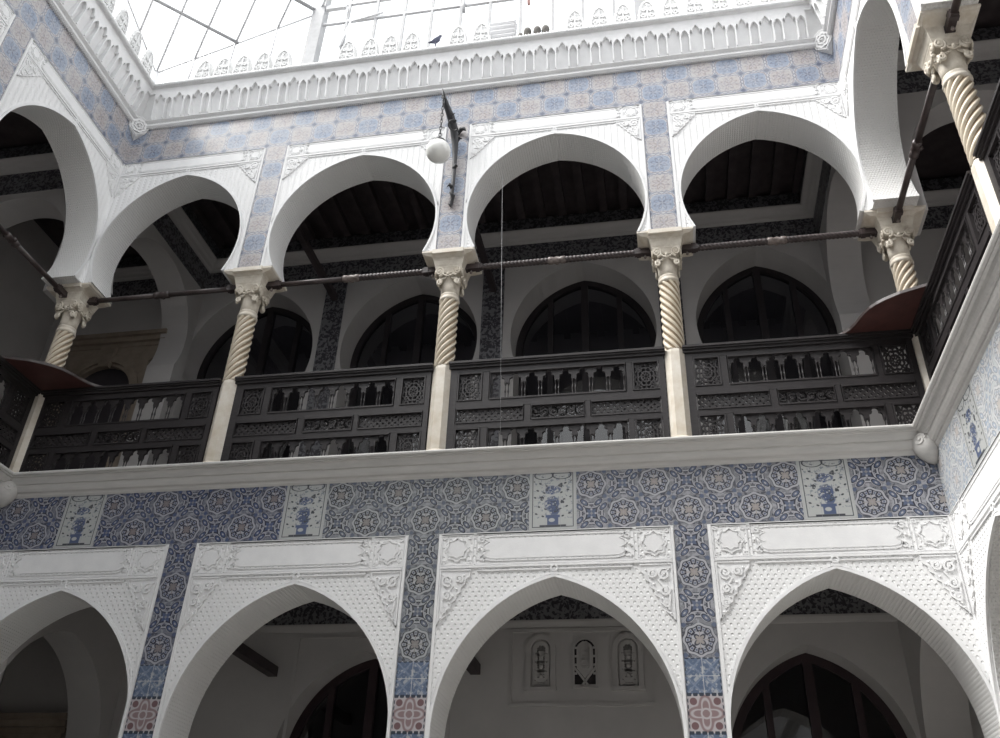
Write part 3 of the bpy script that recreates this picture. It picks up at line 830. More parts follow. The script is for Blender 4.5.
tile_thing(flat(back, XL, XR, Z_UF0, Z_UF1, 0, ub), 'tile_frieze', M['tile_up'], 'checkered blue and rose tile frieze along the top of the back wall', 'tile frieze', back, 0, Z_UF0)
for fr, nm in ((left, 'left'), (right, 'right')):
    h = UNIT_U * .475
    w = flat(fr, -2.35 - h, -2.35 + h, Z_SPR + .03, Z_UF0, -2.35, ub)
    tile_thing(w, 'tiled_pilaster', M['tile_up'], 'blue and rose tiled pilaster on the %s wall, upper floor' % nm, 'tiled pilaster', fr, -2.35, Z_SPR, 'tiled pilasters between the upper arches')
    tile_thing(flat(fr, FRONT, 0, Z_UF0, Z_UF1, -2.35, ub), 'tile_frieze', M['tile_up'], 'checkered blue and rose tile frieze along the top of the %s wall' % nm, 'tile frieze', fr, -3, Z_UF0)
tile_thing(flat(left, FRONT, 0, Z_FR0, Z_FR1, -2.35, zc0), 'tile_frieze', M['tile_blue'], 'blue medallion tile frieze on the left wall under the ledge', 'tile frieze', left, -3, Z_FR0)
tile_thing(flat(right, FRONT, -1.32, Z_FR0, Z_FR1, -2.35, zc0), 'tile_frieze', M['tile_wash'], 'washed out medallion tile frieze on the right wall, beyond its vase panel', 'tile frieze', right, -3, Z_FR0)
tile_thing(flat(right, -.86, 0, Z_FR0, Z_FR1, -.42, zc0), 'tile_frieze', M['tile_wash'], 'washed out medallion tile frieze on the right wall next to the corner', 'tile frieze', right, -.4, Z_FR0)
tile_thing(flat(right, -1.32, -.86, Z_FR0, Z_FR1, -1.09, (Z_FR0 + Z_FR1) / 2, .012), 'vase_tile_panel', M['vase'], 'vase tile panel on the right wall', 'tile panel', right, -1.09, Z_FR0, 'painted vase tile panels')

# ------------------------------------------------------------------ mouldings: gallery ledge and roof cornice
def profile_run(fr, prof, u0, u1, m0=0, m1=0):
    """extrude a (d, v) profile from u0 to u1; m = mitre direction (+-1) at that end"""
    w = MB(fr); n = len(prof)
    pts = [(u0 + m0 * d, v, d) for d, v in prof] + [(u1 + m1 * d, v, d) for d, v in prof]
    w.add(pts, [[i, (i + 1) % n, n + (i + 1) % n, n + i] for i in range(n)] + [list(range(n - 1, -1, -1)), list(range(n, 2 * n))])
    return w
LEDGE = [(-.30, 2.93), (.012, 2.93), (.030, 2.95), (.034, 2.975), (.060, 2.985), (.075, 3.01), (.085, 3.04), (.085, 3.055), (.105, 3.06), (.125, 3.09), (.140, 3.12), (.165, 3.125), (.165, 3.135), (.190, 3.14), (.195, 3.155), (.190, 3.17), (-.30, 3.17)]
struct(profile_run(back, LEDGE, XL, XR, 1, -1), 'trim_%d' % tn, M['ledge'], 'grey moulded stone ledge under the back balustrades', 'ledge'); tn += 1
struct(profile_run(left, LEDGE, FRONT, 0, 0, -1), 'trim_%d' % tn, M['ledge'], 'grey moulded stone ledge along the left wall', 'ledge'); tn += 1
struct(profile_run(right, LEDGE, FRONT, 0, 0, -1), 'trim_%d' % tn, M['ledge'], 'grey moulded stone ledge along the right wall', 'ledge'); tn += 1
CORN = [(0, 8.85), (.05, 8.853), (.072, 8.868), (.072, 8.888), (.05, 8.90), (.055, 8.925), (.085, 8.935), (.105, 8.945), (.105, 8.955), (.015, 8.96), (.155, 9.42), (.19, 9.42), (.20, 9.47), (.205, 9.50), (.24, 9.505), (.24, 9.57), (.20, 9.58), (.20, 9.62), (-.30, 9.62), (-.30, 9.58), (0, 9.58)]
def cornice(fr, u0, u1, m0, m1, label, c0, c1):
    global tn
    w = profile_run(fr, CORN, u0, u1, m0, m1)
    # comb of pointed niches standing out from the slope
    P = .30; n = int((c1 - c0) / P); P = (c1 - c0) / n
    def dz(v, extra): return .010 + (v - 8.96) / .46 * .14 + extra
    for i in range(n):
        a = c0 + i * P
        for cx, hw, vt, wing in ((a + P * .30, .083, 9.405, True), (a + P * .80, .052, 9.335, False)):
            if wing: niche = [(cx - hw, 8.965), (cx - hw, 9.30), (cx - hw * .80, 9.335), (cx - hw * .62, 9.30), (cx - hw * .55, 9.33), (cx - hw * .30, 9.378), (cx, vt)]
            else: niche = [(cx - hw, 8.965), (cx - hw * .95, 9.10), (cx - hw * 1.05, 9.20), (cx - hw * .95, 9.26), (cx - hw * .5, 9.31), (cx, vt)]
            niche = niche + [(2 * cx - u, v) for u, v in niche[:-1]][::-1]
            lo, hi = (a, a + P * .60) if wing else (a + P * .60, a + P)
            poly = [(lo, 8.965)] + niche + [(hi, 8.965), (hi, 9.425), (lo, 9.425)]
            k = len(poly)
            pts = [(u, v, dz(v, -.01)) for u, v in poly] + [(u, v, .125 + (v - 8.96) / .46 * .065) for u, v in poly]
            w.add(pts, [list(range(k - 1, -1, -1)), list(range(k, 2 * k))] + [[q, (q + 1) % k, k + (q + 1) % k, k + q] for q in range(k)])
            # rounded niche shell
            if wing: w.add([(cx - .05, 8.946, .108), (cx + .05, 8.946, .108), (cx + .04, 8.934, .086), (cx - .04, 8.934, .086)], [[0, 1, 2, 3]])
    # bead row and rope
    nb = int((c1 - c0) / .042)
    for i in range(nb): w.ball((c0 + (i + .5) * (c1 - c0) / nb, 8.912, .052), .014, 5, 3)
    nb = int((c1 - c0) / .03)
    for i in range(nb): w.box(c0 + (i + .2) * (c1 - c0) / nb, c0 + (i + .62) * (c1 - c0) / nb, 8.838, 8.852, .0, .045)
    path = [(u0 + m0 * .24 + (u1 - u0 + (m1 - m0) * .24) * i / 900, 9.537, .238) for i in range(901)]
    w.tube(path, .042, 10, 0, True, .52, 3, .36)
    struct(w, 'trim_%d' % tn, M['stucco'], label, 'cornice'); tn += 1
cornice(back, XL, XR, 1, -1, 'white stucco cornice with a row of pointed niches along the back wall', XL + .27, XR - .27)
cornice(left, FRONT, 0, 0, -1, 'white niche cornice along the left wall', FRONT, -.27)
cornice(right, FRONT, 0, 0, -1, 'white niche cornice along the right wall', FRONT, -.27)
# corner ornaments
def corner_boss(x, sx, z, ball, label):
    t = thing('corner_boss', label, 'corner ornament', (x, 0, z), 'carved corner bosses')
    d = Vector((sx, -1, 0)).normalized()          # points out of the corner
    s = Vector((d.y, -d.x, 0)) * -1
    w = MB(lambda a, b, c: tuple(Vector((x, 0, z)) + s * a + Vector((0, 0, b)) + d * c))
    if ball:
        w.lathe_local = None
        P = [(.015, .0), (.045, .02), (.075, .06), (.100, .11), (.112, .155), (.108, .19), (.085, .215), (.04, .23)]
        pts = []; sg = 14
        tl = .55
        for r, h in P:
            for k in range(sg):
                a = 2 * PI * k / sg; pts.append((r * cos(a) * 1.05, -.13 + r * sin(a) * .95 + h * .80, h * .85 + .015))
        n = len(P)
        w.add(pts, [[i * sg + k, i * sg + (k + 1) % sg, (i + 1) * sg + (k + 1) % sg, (i + 1) * sg + k] for i in range(n - 1) for k in range(sg)] + [list(range(sg)), list(range((n - 1) * sg, n * sg))], None, 0, True)
        w.build('carved_body', M['ledge'], t)
        q = MB(w.fr); q.ribbon(spiral(0, .045, .06, .015, 0, 1.5), .008, .190, .216); q.ball((0, .045, .205), .018, 8, 5); q.build('rosette', M['ledge'], t)
    else:
        hexa = [(-.16, .10), (-.13, -.07), (0, -.17), (.13, -.07), (.16, .10), (0, .17)]
        n = 6
        pts = [(u, v, .0) for u, v in hexa] + [(u, v * .9 + .02, .150 + v * .30) for u, v in hexa]
        w.add(pts, [list(range(5, -1, -1)), list(range(6, 12))] + [[i, (i + 1) % n, n + (i + 1) % n, n + i] for i in range(n)])
        w.build('carved_body', M['stucco'], t)
        q = MB(lambda a, b, c: tuple(Vector((x, 0, z)) + s * a + Vector((0, 0, b * .9 + .02)) + d * (.165 + b * .30 + c)))
        q.ribbon(scallop(0, 0, .10, 8), .014, 0, .014, True); q.ribbon(scallop(0, 0, .055, 6), .011, 0, .016, True); q.ball((0, 0, .008), .02, 8, 5)
        q.ribbon([(u * .9, v * .9) for u, v in hexa], .008, 0, .010, True)
        q.build('rosette', M['stucco'], t)
corner_boss(XL, 1, 8.82, False, 'white hexagonal carved boss under the roof cornice, left corner')
corner_boss(XR, -1, 8.84, False, 'white hexagonal carved boss under the roof cornice, right corner')
corner_boss(XL, 1, 2.98, True, 'rounded stone boss under the ledge, left corner')
corner_boss(XR, -1, 2.98, True, 'rounded stone boss under the ledge, right corner')

# merlons
def merlon_mesh():
    out = [(-.135, 0), (-.138, .06), (-.128, .10), (-.132, .15), (-.117, .19), (-.120, .24), (-.102, .28), (-.104, .32), (-.078, .355), (-.075, .39), (-.045, .42), (0, .452)]
    out = out + [(-u, v) for u, v in out[:-1]][::-1]
    fr = lambda u, v, d: (u, -d, v)
    w = MB(fr); w.prism(out, -.05, .05)
    return w, out, fr
def make_merlon(x, y, rot, label, group):
    w, out, fr = merlon_mesh()
    o = w.build('merlon', M['weathered'], None, (0, 0, 0))
    c = MB(fr); c.ribbon([(u * .84, .02 + v * .86) for u, v in out], .010, .05, .066)
    for s_ in (-1, 1):
        c.ribbon(spiral(s_ * .055, .10, .045, .010, PI / 2, 1.4 * s_, 12), .009, .05, .070); c.ribbon(spiral(s_ * .040, .22, .035, .008, 0, 1.4 * -s_, 12), .009, .05, .070)
    c.ribbon([(0, .03), (0, .36)], .010, .05, .070); c.ball((0, .34, .055), .022, 6, 4)
    c.build('leaf_carving', M['weathered'], o)
    return o
mer = make_merlon(0, 0, 0, '', '')
mx = [-4.00, -3.69, -3.38, -3.05, -2.74, -1.73, -1.39, -1.08, -.76, -.07, .27, 1.61, 1.95, 2.28, 2.61, 2.93, 3.25, 3.58, 3.90, 4.22, 4.54]
pl = ['beside the left corner', 'second from the left corner', 'third from the left corner', 'two left of the steel post', 'directly left of the steel post', 'first to the right of the steel post', 'second to the right of the steel post', 'third to the right of the steel post', 'directly left of the perched bird', 'directly right of the perched bird', 'directly left of the small wire rack',
      'first to the right of the dark pots', 'second to the right of the dark pots', 'third to the right of the dark pots', 'fourth to the right of the dark pots', 'fifth to the right of the dark pots', 'sixth to the right of the dark pots', 'fifth from the last toward the right corner', 'third from the right corner', 'second from the right corner', 'beside the right corner']
pl[17] = 'fourth from the right corner'
for i, x in enumerate(mx):
    o = mer if i == 0 else copy_tree(mer)
    o.location = (x, -.14, Z_TOP); tag(o, 'white carved merlon on the back cornice, ' + pl[i], 'merlon', 'merlons on the back cornice', 'thing')
for i, y in enumerate((-.465, -.82, -1.18, -1.53, -1.88, -2.24)):
    o = copy_tree(mer); o.location = (XL + .14, y, Z_TOP); o.rotation_euler = (0, 0, PI / 2)
    tag(o, 'white merlon seen edge-on along the left cornice, %s from the corner' % ('first', 'second', 'third', 'fourth', 'fifth', 'sixth')[i], 'merlon', 'merlons on the left cornice', 'thing')

# ------------------------------------------------------------------ columns
def make_column(hand, label):
    t = thing('column', label, 'column', (0, 0, 0), 'marble columns of the upper arcade')
    I = lambda u, v, d: (u, v, d)
    z0 = -Z_LEDGE
    w = MB(I); w.lathe([(.165, 0), (.165, .07), (.15, .09), (.158, .12), (.14, .15), (.132, .17)], seg=16); w.build('base', M['marble'], t)
    w = MB(I); w.lathe([(.125, .17), (.122, 1.215), (.115, 1.25), (.105, 1.265)], seg=8, smooth=False, rot=PI / 8); w.build('octagonal_shaft', M['marble'], t)
    w = MB(I); nz, h0, h1, st = 100, 1.255, 2.195, 8
    ns = st * 8; pts = []
    pro = [0.82, .855, .93, .985, 1.0, .985, .93, .855]           # one ridge
    for i in range(nz + 1):
        z = h0 + (h1 - h0) * i / nz; tw = hand * 2 * PI * (z - h0) / .80
        for k in range(ns):
            th = 2 * PI * k / ns + tw; r = .119 * pro[k % 8] * (1.0 - .02 * i / nz)
            pts.append((r * cos(th), r * sin(th), z))
    fc = [[i * ns + k, i * ns + (k + 1) % ns, (i + 1) * ns + (k + 1) % ns, (i + 1) * ns + k] for i in range(nz) for k in range(ns)]
    mi = [1 if k % 8 in (0, 1, 7) else 0 for i in range(nz) for k in range(ns)]  # faces beside each valley get the colour with the shade painted in
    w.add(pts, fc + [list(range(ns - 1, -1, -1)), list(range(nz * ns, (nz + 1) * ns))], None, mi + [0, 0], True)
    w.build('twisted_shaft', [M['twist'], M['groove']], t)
    w = MB(I); w.lathe([(.100, 2.33), (.120, 2.335), (.126, 2.35), (.120, 2.365), (.112, 2.37), (.114, 2.385), (.118, 2.395), (.112, 2.405)], seg=20); w.build('neck_ring', M['marble'], t)
    cap = MB(I)
    cap.lathe([(.108, 2.40), (.110, 2.47), (.116, 2.53), (.135, 2.59), (.15, 2.62), (.14, 2.63)], seg=20)
    cap.lathe([(.135, 2.60), (.150, 2.605), (.163, 2.66), (.166, 2.665), (.168, 2.68), (.172, 2.685), (.186, 2.735), (.190, 2.74), (.192, 2.755), (.205, 2.77), (.207, 2.785), (.20, 2.79)], sq=4, rot=0)
    cp = cap.build('capital', M['capital'], t)
    for q in range(4):
        R = Matrix.Rotation(PI / 2 * q, 3, 'Z')
        fr = lambda u, v, d: tuple(R @ Vector((u, -d, v)))
        for s_ in (-1, 1):
            v = MB(fr)
            P = spiral(s_ * .108, 2.618, .052, .008, -PI / 2, 1.9 * -s_, 30)
            v.tube([(a, b_, .158 + .008 * i / 30) for i, (a, b_) in enumerate(P)], [.014 - .005 * i / 30 for i in range(31)], 6)
            v.ball((s_ * .108, 2.618, .160), .017, 8, 5)
            v.build('volute', M['capital'], cp)
            v = MB(fr)
            P = spiral(s_ * .112, 2.515, .034, .006, PI / 2, 1.5 * s_, 18)
            v.tube([(a, b_, .128 + .006 * i / 18) for i, (a, b_) in enumerate(P)], [.015 - .006 * i / 18 for i in range(19)], 6)
            v.tube([(s_ * .112, 2.549, .128), (s_ * .06, 2.545, .135), (s_ * .02, 2.565, .142)], [.014, .013, .008], 6)
            v.build('leaf_curl', M['capital'], cp)
        lf = MB(fr)
        lf.tube([(.075, 2.60, .160), (.04, 2.572, .158), (0, 2.562, .157), (-.04, 2.572, .158), (-.075, 2.60, .160)], [.008, .010, .011, .010, .008], 6)
        lf.ball((0, 2.585, .160), .020, 8, 5)
        lf.build('garland', M['capital'], cp)
    for ob in [q for q in t.children if q.name.startswith('neck_ring')] + [cp] + list(cp.children):
        for vx in ob.data.vertices: vx.co.z = 2.79 - (2.79 - vx.co.z) * 1.31      # tall slender capital
    im = MB(I)
    def sec(z, a, b): return [(-a, -b, z), (a, -b, z), (a, b, z), (-a, b, z)]
    S_ = [(2.755, .20, .205), (2.765, .215, .215), (2.772, .26, .222), (2.785, .295, .230), (2.792, .300, .236), (2.797, .318, .240), (2.806, .325, .250), (2.832, .325, .250)]
    pts = []
    for q in S_: pts += sec(*q)
    im.add(pts, [[i * 4 + k, i * 4 + (k + 1) % 4, i * 4 + 4 + (k + 1) % 4, i * 4 + 4 + k] for i in range(len(S_) - 1) for k in range(4)] + [[3, 2, 1, 0], [4 * len(S_) - 4 + k for k in range(4)]])
    im.prism([(-.19, -.268), (.19, -.268), (.20, -.235), (-.20, -.235)], 2.775, 2.835)
    im.build('impost_block', M['marble'], t)
    return t
cols = [(XL - .17, .23, 1, 'twisted marble column in the left corner of the upper arcade'),
        (-2.6, .23, 1, 'second twisted marble column from the left along the back balustrade'),
        (0.0, .23, 1, 'twisted marble column under the hanging globe lamp'),
        (2.6, .23, -1, 'pale twisted marble column whose spiral falls to the right'),
        (XR + .23, .23, 1, 'twisted marble column behind the curved board in the right corner'),
        (XR + .23, -2.28, 1, 'large near twisted marble column at the upper right edge'),
        (XL - .23, -2.35, 1, 'twisted marble column on the left wall outside the frame')]
protoR = make_column(1, 'x'); protoL = make_column(-1, 'x'); used = set()
for x, y, hnd, lab in cols:
    p = protoR if hnd > 0 else protoL
    o = p if hnd not in used else copy_tree(p); used.add(hnd)
    o.location = (x, y, Z_LEDGE); o['label'] = lab
    if abs(x) > 4 and y < -1: o.rotation_euler = (0, 0, PI / 2 if x < 0 else -PI / 2)

# ------------------------------------------------------------------ tie rods between the imposts
def make_rod(name, span, twisted, label):
    t = thing(name, label, 'tie rod', (0, 0, 0), 'wooden tie rods between the column capitals')
    I = lambda u, v, d: (u, d, v)
    L = span
    for q_, (a, b) in enumerate(((.36, L / 2 - .10), (L / 2 + .10, L - .36))):
        if twisted and not (twisted == 2 and q_ == 0):
            n = 170; w = MB(I); w.tube([(a + (b - a) * i / n, 0, 0) for i in range(n + 1)], .042, 16, 0, True, 34.0 * (b - a) / n, 4, .34); w.build('twisted_rod', M['rod'], t)
        else:
            w = MB(I); w.tube([(a, 0, 0), (b, 0, 0)], .034, 12); w.build('plain_rod', M['rod'], t)
    w = MB(I)
    w.lathe_x = None
    prof = [(-.11, .034), (-.10, .048), (-.05, .048), (-.04, .038), (0, .050), (.04, .038), (.05, .048), (.10, .048), (.11, .034)]
    w.tube([(L / 2 + a, 0, 0) for a, r in prof], [r for a, r in prof], 12)
    w.ball((L / 2, 0, .045), .030, 8, 5); w.build('knot', M['rodlite'] if twisted else M['rod'], t)
    for a, b in ((.12, .37), (L - .37, L - .12)):
        w = MB(I); w.box(a, b, -.036, .036, -.036, .036)
        for q in (a + .2, b - .2): w.box(q - .025 if q < L / 2 else q - .025, q + .025, -.043, .043, -.043, .043)
        w.build('end_socket', M['rod'], t)
        w = MB(I); w.ball(((a + b) / 2, -.075, 0), .02, 6, 4); w.tube([((a + b) / 2, -.04, 0), ((a + b) / 2, -.075, 0)], .007, 5); w.build('hook', M['rodlite'], t)
    return t
ZR = 5.885
rods = [(XL - .23, -2.6, False, 'smooth dark tie rod across the first upper arch of the back wall'), (-2.6, 0, 2, 'dark tie rod across the second upper arch, left of the lamp column'), (0, 2.6, True, 'twisted tie rod across the third upper arch behind the thin cable'), (2.6, XR + .23, True, 'twisted tie rod across the fourth upper arch next to the right corner')]
for a, b, tw, lab in rods:
    o = make_rod('tie_rod', b - a, tw, lab); o.location = (a, .23, ZR)
o = make_rod('tie_rod', 2.58, False, 'brown tie rod running toward the viewer from the left corner column'); o.location = (XL - .23, .23, ZR); o.rotation_euler = (0, 0, -PI / 2)
o = make_rod('tie_rod', 2.51, False, 'brown tie rod between the two columns of the right wall'); o.location = (XR + .23, .23, ZR); o.rotation_euler = (0, 0, -PI / 2)
o = make_rod('tie_rod', 2.6, False, 'brown tie rod meeting the large near column at the top right edge'); o.location = (XR + .23, -2.28, ZR); o.rotation_euler = (0, 0, -PI / 2)

# ------------------------------------------------------------------ balustrades
SPAN = 2.6
def clip_line(u0, u1, v0, v1, c, sl):
    """segment of v = c + sl*u inside the rectangle"""
    pts = []
    for u in (u0, u1):
        v = c + sl * u
        if v0 <= v <= v1: pts.append((u, v))
    for v in (v0, v1):
        u = (v - c) / sl
        if u0 < u < u1: pts.append((u, v))
    return pts[:2] if len(pts) >= 2 else None
def lattice(w, u0, u1, v0, v1, p, hw, d0, d1):
    for sl in (1, -1):
        c = -4.0
        while c < 8:
            s_ = clip_line(u0, u1, v0, v1, c, sl)
            if s_ and abs(s_[0][0] - s_[1][0]) > .012: w.ribbon(s_, hw, d0 + (.004 if sl > 0 else 0), d1)
            c += p
def make_balustrade(label):
    t = thing('balustrade', label, 'balustrade', (0, 0, 0), 'carved wooden balustrades of the upper gallery')
    F = lambda u, v, d: (u, -d, v - Z_LEDGE)
    B0 = 3.17
    w = MB(F)
    a, b = .105, SPAN - .125
    for u0, u1 in ((a, .185), (b - .055, b)): w.box(u0, u1, B0, 4.37, -.035, .035)
    for v0, v1 in ((B0, 3.235), (3.602, 3.660), (3.858, 3.94), (4.312, 4.37)): w.box(.185, b - .055, v0, v1, -.032, .032)
    for u0, u1, v0, v1 in ((.475, .548, 3.94, 4.312), (2.067, 2.128, 3.94, 4.312), (.475, .548, 3.235, 3.602), (2.067, 2.128, 3.235, 3.602), (.952, 1.022, 3.66, 3.858), (1.614, 1.668, 3.66, 3.858)):
        w.box(u0, u1, v0, v1, -.030, .030)
    cells = [(.185, .475, 3.94, 4.312), (2.128, b - .055, 3.94, 4.312), (.185, .475, 3.235, 3.602), (2.128, b - .055, 3.235, 3.602), (.185, .952, 3.66, 3.858), (1.022, 1.614, 3.66, 3.858), (1.668, b - .055, 3.66, 3.858)]
    for u0, u1, v0, v1 in cells + [(.548, 2.067, 3.94, 4.312), (.548, 2.067, 3.235, 3.602)]:
        w.ribbon([(u0 + .012, v0 + .012), (u1 - .012, v0 + .012), (u1 - .012, v1 - .012), (u0 + .012, v1 - .012)], .010, .0, .040, True)
    w.build('frame', M['wood'], t)
    w = MB(F)
    w.box(a - .02, b + .02, 4.37, 4.40, -.05, .055); w.box(a - .02, b + .02, 4.40, 4.42, -.06, .075); w.box(a - .02, b + .02, 4.42, 4.447, -.07, .09)
    w.build('handrail', M['wood'], t)
    for u0, u1, v0, v1 in cells[:4]:
        w = MB(F); cx, cy = (u0 + u1) / 2, (v0 + v1) / 2; h = (u1 - u0) / 2 - .02; hv = (v1 - v0) / 2 - .02
        for r, k in ((.40, 8), (.72, 8), (1.0, 12)): w.ribbon([(cx + (x - cx), cy + (y - cy) * hv / h) for x, y in scallop(cx, cy, h * r, k)], .009, -.008, .012, True)
        for k in range(8):
            an = PI * k / 4; w.ribbon([(cx + h * .1 * cos(an), cy + hv * .1 * sin(an)), (cx + h * .98 * cos(an), cy + hv * .98 * sin(an))], .006, -.008, .010)
        for sx in (-1, 1):
            for sy in (-1, 1):
                w.ribbon(spiral(cx + sx * h * .78, cy + sy * hv * .80, h * .22, h * .05, 0, 1.2, 10), .008, -.008, .012)
                w.ribbon([(cx + sx * h * .55, cy + sy * hv * .55), (cx + sx * h * 1.05, cy + sy * hv * 1.05)], .007, -.008, .010)
        w.build('carved_panel', M['wood'], t)
    for u0, u1, v0, v1 in (cells[4], cells[6]):
        w = MB(F); lattice(w, u0 + .018, u1 - .018, v0 + .018, v1 - .018, .070, .0135, -.012, .010); w.build('lattice_panel', M['wood'], t)
    u0, u1, v0, v1 = cells[5]; w = MB(F); cy = (v0 + v1) / 2
    for i in range(6):
        cx = u0 + (u1 - u0) * (i + .5) / 6
        w.ribbon(spiral(cx, cy, .070, .012, PI / 2 * (1 if i % 2 else -1), 1.8 * (1 if i % 2 else -1), 22), .0085, -.008, .012)
        w.ball((cx, cy, 0), .014, 6, 4); w.ball((cx + .04, cy + .055, 0), .013, 6, 4); w.ball((cx - .04, cy - .055, 0), .013, 6, 4)
    w.ribbon([(u0 + .02 + (u1 - u0 - .04) * i / 40, cy + .055 * sin(i * PI * 6 / 40)) for i in range(41)], .008, -.008, .012)
    for s_ in (-1, 1): w.ribbon([(u0 + .02, cy + s_ * .075), (u1 - .02, cy + s_ * .075)], .006, -.008, .010)
    w.build('scroll_panel', M['wood'], t)
    # two rows of lobed openings on paired spindles
    n = 8; ua, ub_ = .560, 2.055; P = (ub_ - ua) / n
    prof = [(.0155, 0), (.0155, .020), (.007, .024), (.0105, .035), (.0065, .050), (.006, .085), (.0095, .105), (.0115, .118), (.008, .130), (.006, .150), (.0055, .185), (.009, .198), (.011, .206), (.013, .212), (.013, .226)]
    first = None
    for vb in (3.94, 3.235):
        vt = vb + .370
        w = MB(F)
        for i in range(n):
            c = ua + (i + .5) * P; hw = P / 2
            o = [(c - hw, vt), (c - hw, vb + .222), (c - hw + .028, vb + .222), (c - hw + .028, vb + .245)]
            half = arc_pts(c - .040, vb + .262, .026, PI * 1.1, PI * .45, 5) + arc_pts(c, vb + .312, .034, PI * 1.15, PI * .5, 6)
            o += half + [(2 * c - u, v) for u, v in half[:-1]][::-1]
            o += [(c + hw - .028, vb + .245), (c + hw - .028, vb + .222), (c + hw, vb + .222), (c + hw, vt)]
            w.prism(o, -.014, .014)
        w.build('lobed_board', M['wood'], t)
        for i in range(n + 1):
            for s_ in (-1, 1):
                c = ua + i * P + s_ * .0165
                if i == 0 and s_ < 0 or i == n and s_ > 0: continue
                if first is None:
                    w = MB(F); w.fr = lambda u, v, d: (u, v, d); w.lathe(prof, (0, 0, 0), 8)
                    first = w.build('spindle', M['wood'], t); q = first
                else:
                    q = first.copy(); COL.objects.link(q); q.parent = t
                q.location = (c, 0, vb - Z_LEDGE)
    return t
bal = make_balustrade('x')
BL = [(XL - .23, -2.6, 'dark carved wooden balustrade under the first upper arch, left of the second column'),
      (-2.6, 0, 'dark carved wooden balustrade between the second and third columns'),
      (0, 2.6, 'dark carved wooden balustrade between the lamp column and the pale column'),
      (2.6, XR + .23, 'dark carved wooden balustrade next to the right corner, under the curved board')]
for i, (a, b, lab) in enumerate(BL):
    o = bal if i == 0 else copy_tree(bal)
    o.location = (a, .20, Z_LEDGE); o.scale = ((b - a) / SPAN, 1, 1); o['label'] = lab
o = copy_tree(bal); o.location = (XR + .20, .23, Z_LEDGE); o.rotation_euler = (0, 0, -PI / 2); o.scale = (2.51 / SPAN, 1, 1); o['label'] = 'dark wooden balustrade running toward the viewer on the right wall'
o = copy_tree(bal); o.location = (XL - .20, -2.35, Z_LEDGE); o.rotation_euler = (0, 0, PI / 2); o.scale = (2.58 / SPAN, 1, 1); o['label'] = 'dark wooden balustrade on the left wall at the left edge'
o = copy_tree(bal); o.location = (XR + .20, -2.28, Z_LEDGE); o.rotation_euler = (0, 0, -PI / 2); o['label'] = 'dark wooden balustrade on the right wall beyond the large near column'

# curved corner boards lying on the handrails
def corner_board(x, s, label):
    t = thing('corner_board', label, 'wooden board', (x + s * .23, .23, 4.45), 'curved boards in the gallery corners')
    k = 1.10 if s < 0 else 1.0
    I = lambda u, v, d: (x + s * (.23 - u * k), .23 - v, d)
    # u, v measured from the column axis into the court
    edge = [(.875, .035), (.79, .095), (.725, .18), (.685, .27), (.656, .366), (.625, .45), (.585, .535), (.53, .605), (.463, .666), (.338, .753), (.144, .835), (.03, .885)]
    poly = [(.00, .00), (.93, .00)] + edge + [(.0, .90)]
    w = MB(I); w.prism(poly, 4.447, 4.475); w.build('board', M['wood_red'], t)
    w = MB(I); w.ribbon([(.93, .0)] + edge + [(.0, .90)], .005, 4.445, 4.478); w.build('edge_strip', M['rod'], t)
corner_board(XL, -1, 'red brown S-edged board on the handrails in the left corner')
corner_board(XR, 1, 'red brown S-edged board on the handrails in the right corner')

# ------------------------------------------------------------------ globe lamp on its iron bracket
t = thing('globe_lamp', 'white glass globe lamp hanging by a chain from a wrought iron wall bracket', 'lamp', (0, 0, 6.75))
I = lambda u, v, d: (u, v, d)
w = MB(I)
stem = [(-.005, -.03, 6.75), (0, -.05, 6.90), (.005, -.06, 7.15), (.005, -.07, 7.45), (.0, -.10, 7.72), (-.01, -.17, 7.92), (-.04, -.28, 8.05), (-.075, -.38, 8.14), (-.10, -.46, 8.24), (-.115, -.52, 8.33)]
w.tube(stem, [.012, .022, .026, .030, .044, .056, .052, .040, .026, .006], 10)
w.tube([(-.02, -.10, 6.88), (.02, -.06, 6.84), (0, -.03, 6.80), (-.015, -.04, 6.72), (0, -.05, 6.66)], [.010, .03, .022, .028, .004], 8)
br = w.build('bracket', M['iron'], t)
for lf in ([(.0, -.02, 8.00), (.06, -.07, 8.04), (.10, -.09, 8.01), (.13, -.10, 7.96)], [(.0, -.08, 7.78), (.05, -.10, 7.84), (.085, -.11, 7.80)], [(.0, -.07, 7.30), (.035, -.09, 7.36), (.055, -.09, 7.32)], [(.0, -.06, 6.98), (-.04, -.08, 7.03), (-.06, -.09, 6.98)]):
    w = MB(I); w.tube(lf, [.020, .030, .022, .006][4 - len(lf):] if len(lf) < 4 else [.022, .034, .026, .006], 8); w.build('iron_leaf', M['iron'], br)
w = MB(I); w.tube([(a * .06, -.30 + b * .06, 7.80 + i * .012) for i, (a, b) in enumerate(spiral(0, 0, 1.2, .2, 0, 2.0, 24))], .010, 6); w.build('scroll', M['iron'], br)
ch = MB(I); gx, gy, gz = -.094, -.495, 7.20
n = 13; z1 = 8.20; z0 = gz + .20
for i in range(n):
    zc = z0 + (z1 - z0) * (i + .5) / n; ln = (z1 - z0) / n * .68
    ring = [(gx + (.016 * cos(q * PI / 5) if i % 2 else 0), gy + (0 if i % 2 else .016 * cos(q * PI / 5)), zc + ln * sin(q * PI / 5)) for q in range(11)]
    ch.tube(ring, .0055, 5, cap=False)
ch.tube([(gx + .03 * cos(q * PI / 6), gy, 8.21 + .04 * sin(q * PI / 6)) for q in range(13)], .007, 6, cap=False)
ch.build('chain', M['iron'], t)
w = MB(I); w.lathe([(.02, .20), (.05, .19), (.085, .165), (.095, .135), (.085, .128), (.01, .125)], (gx, gy, gz), 20); w.build('cap', M['iron'], t)
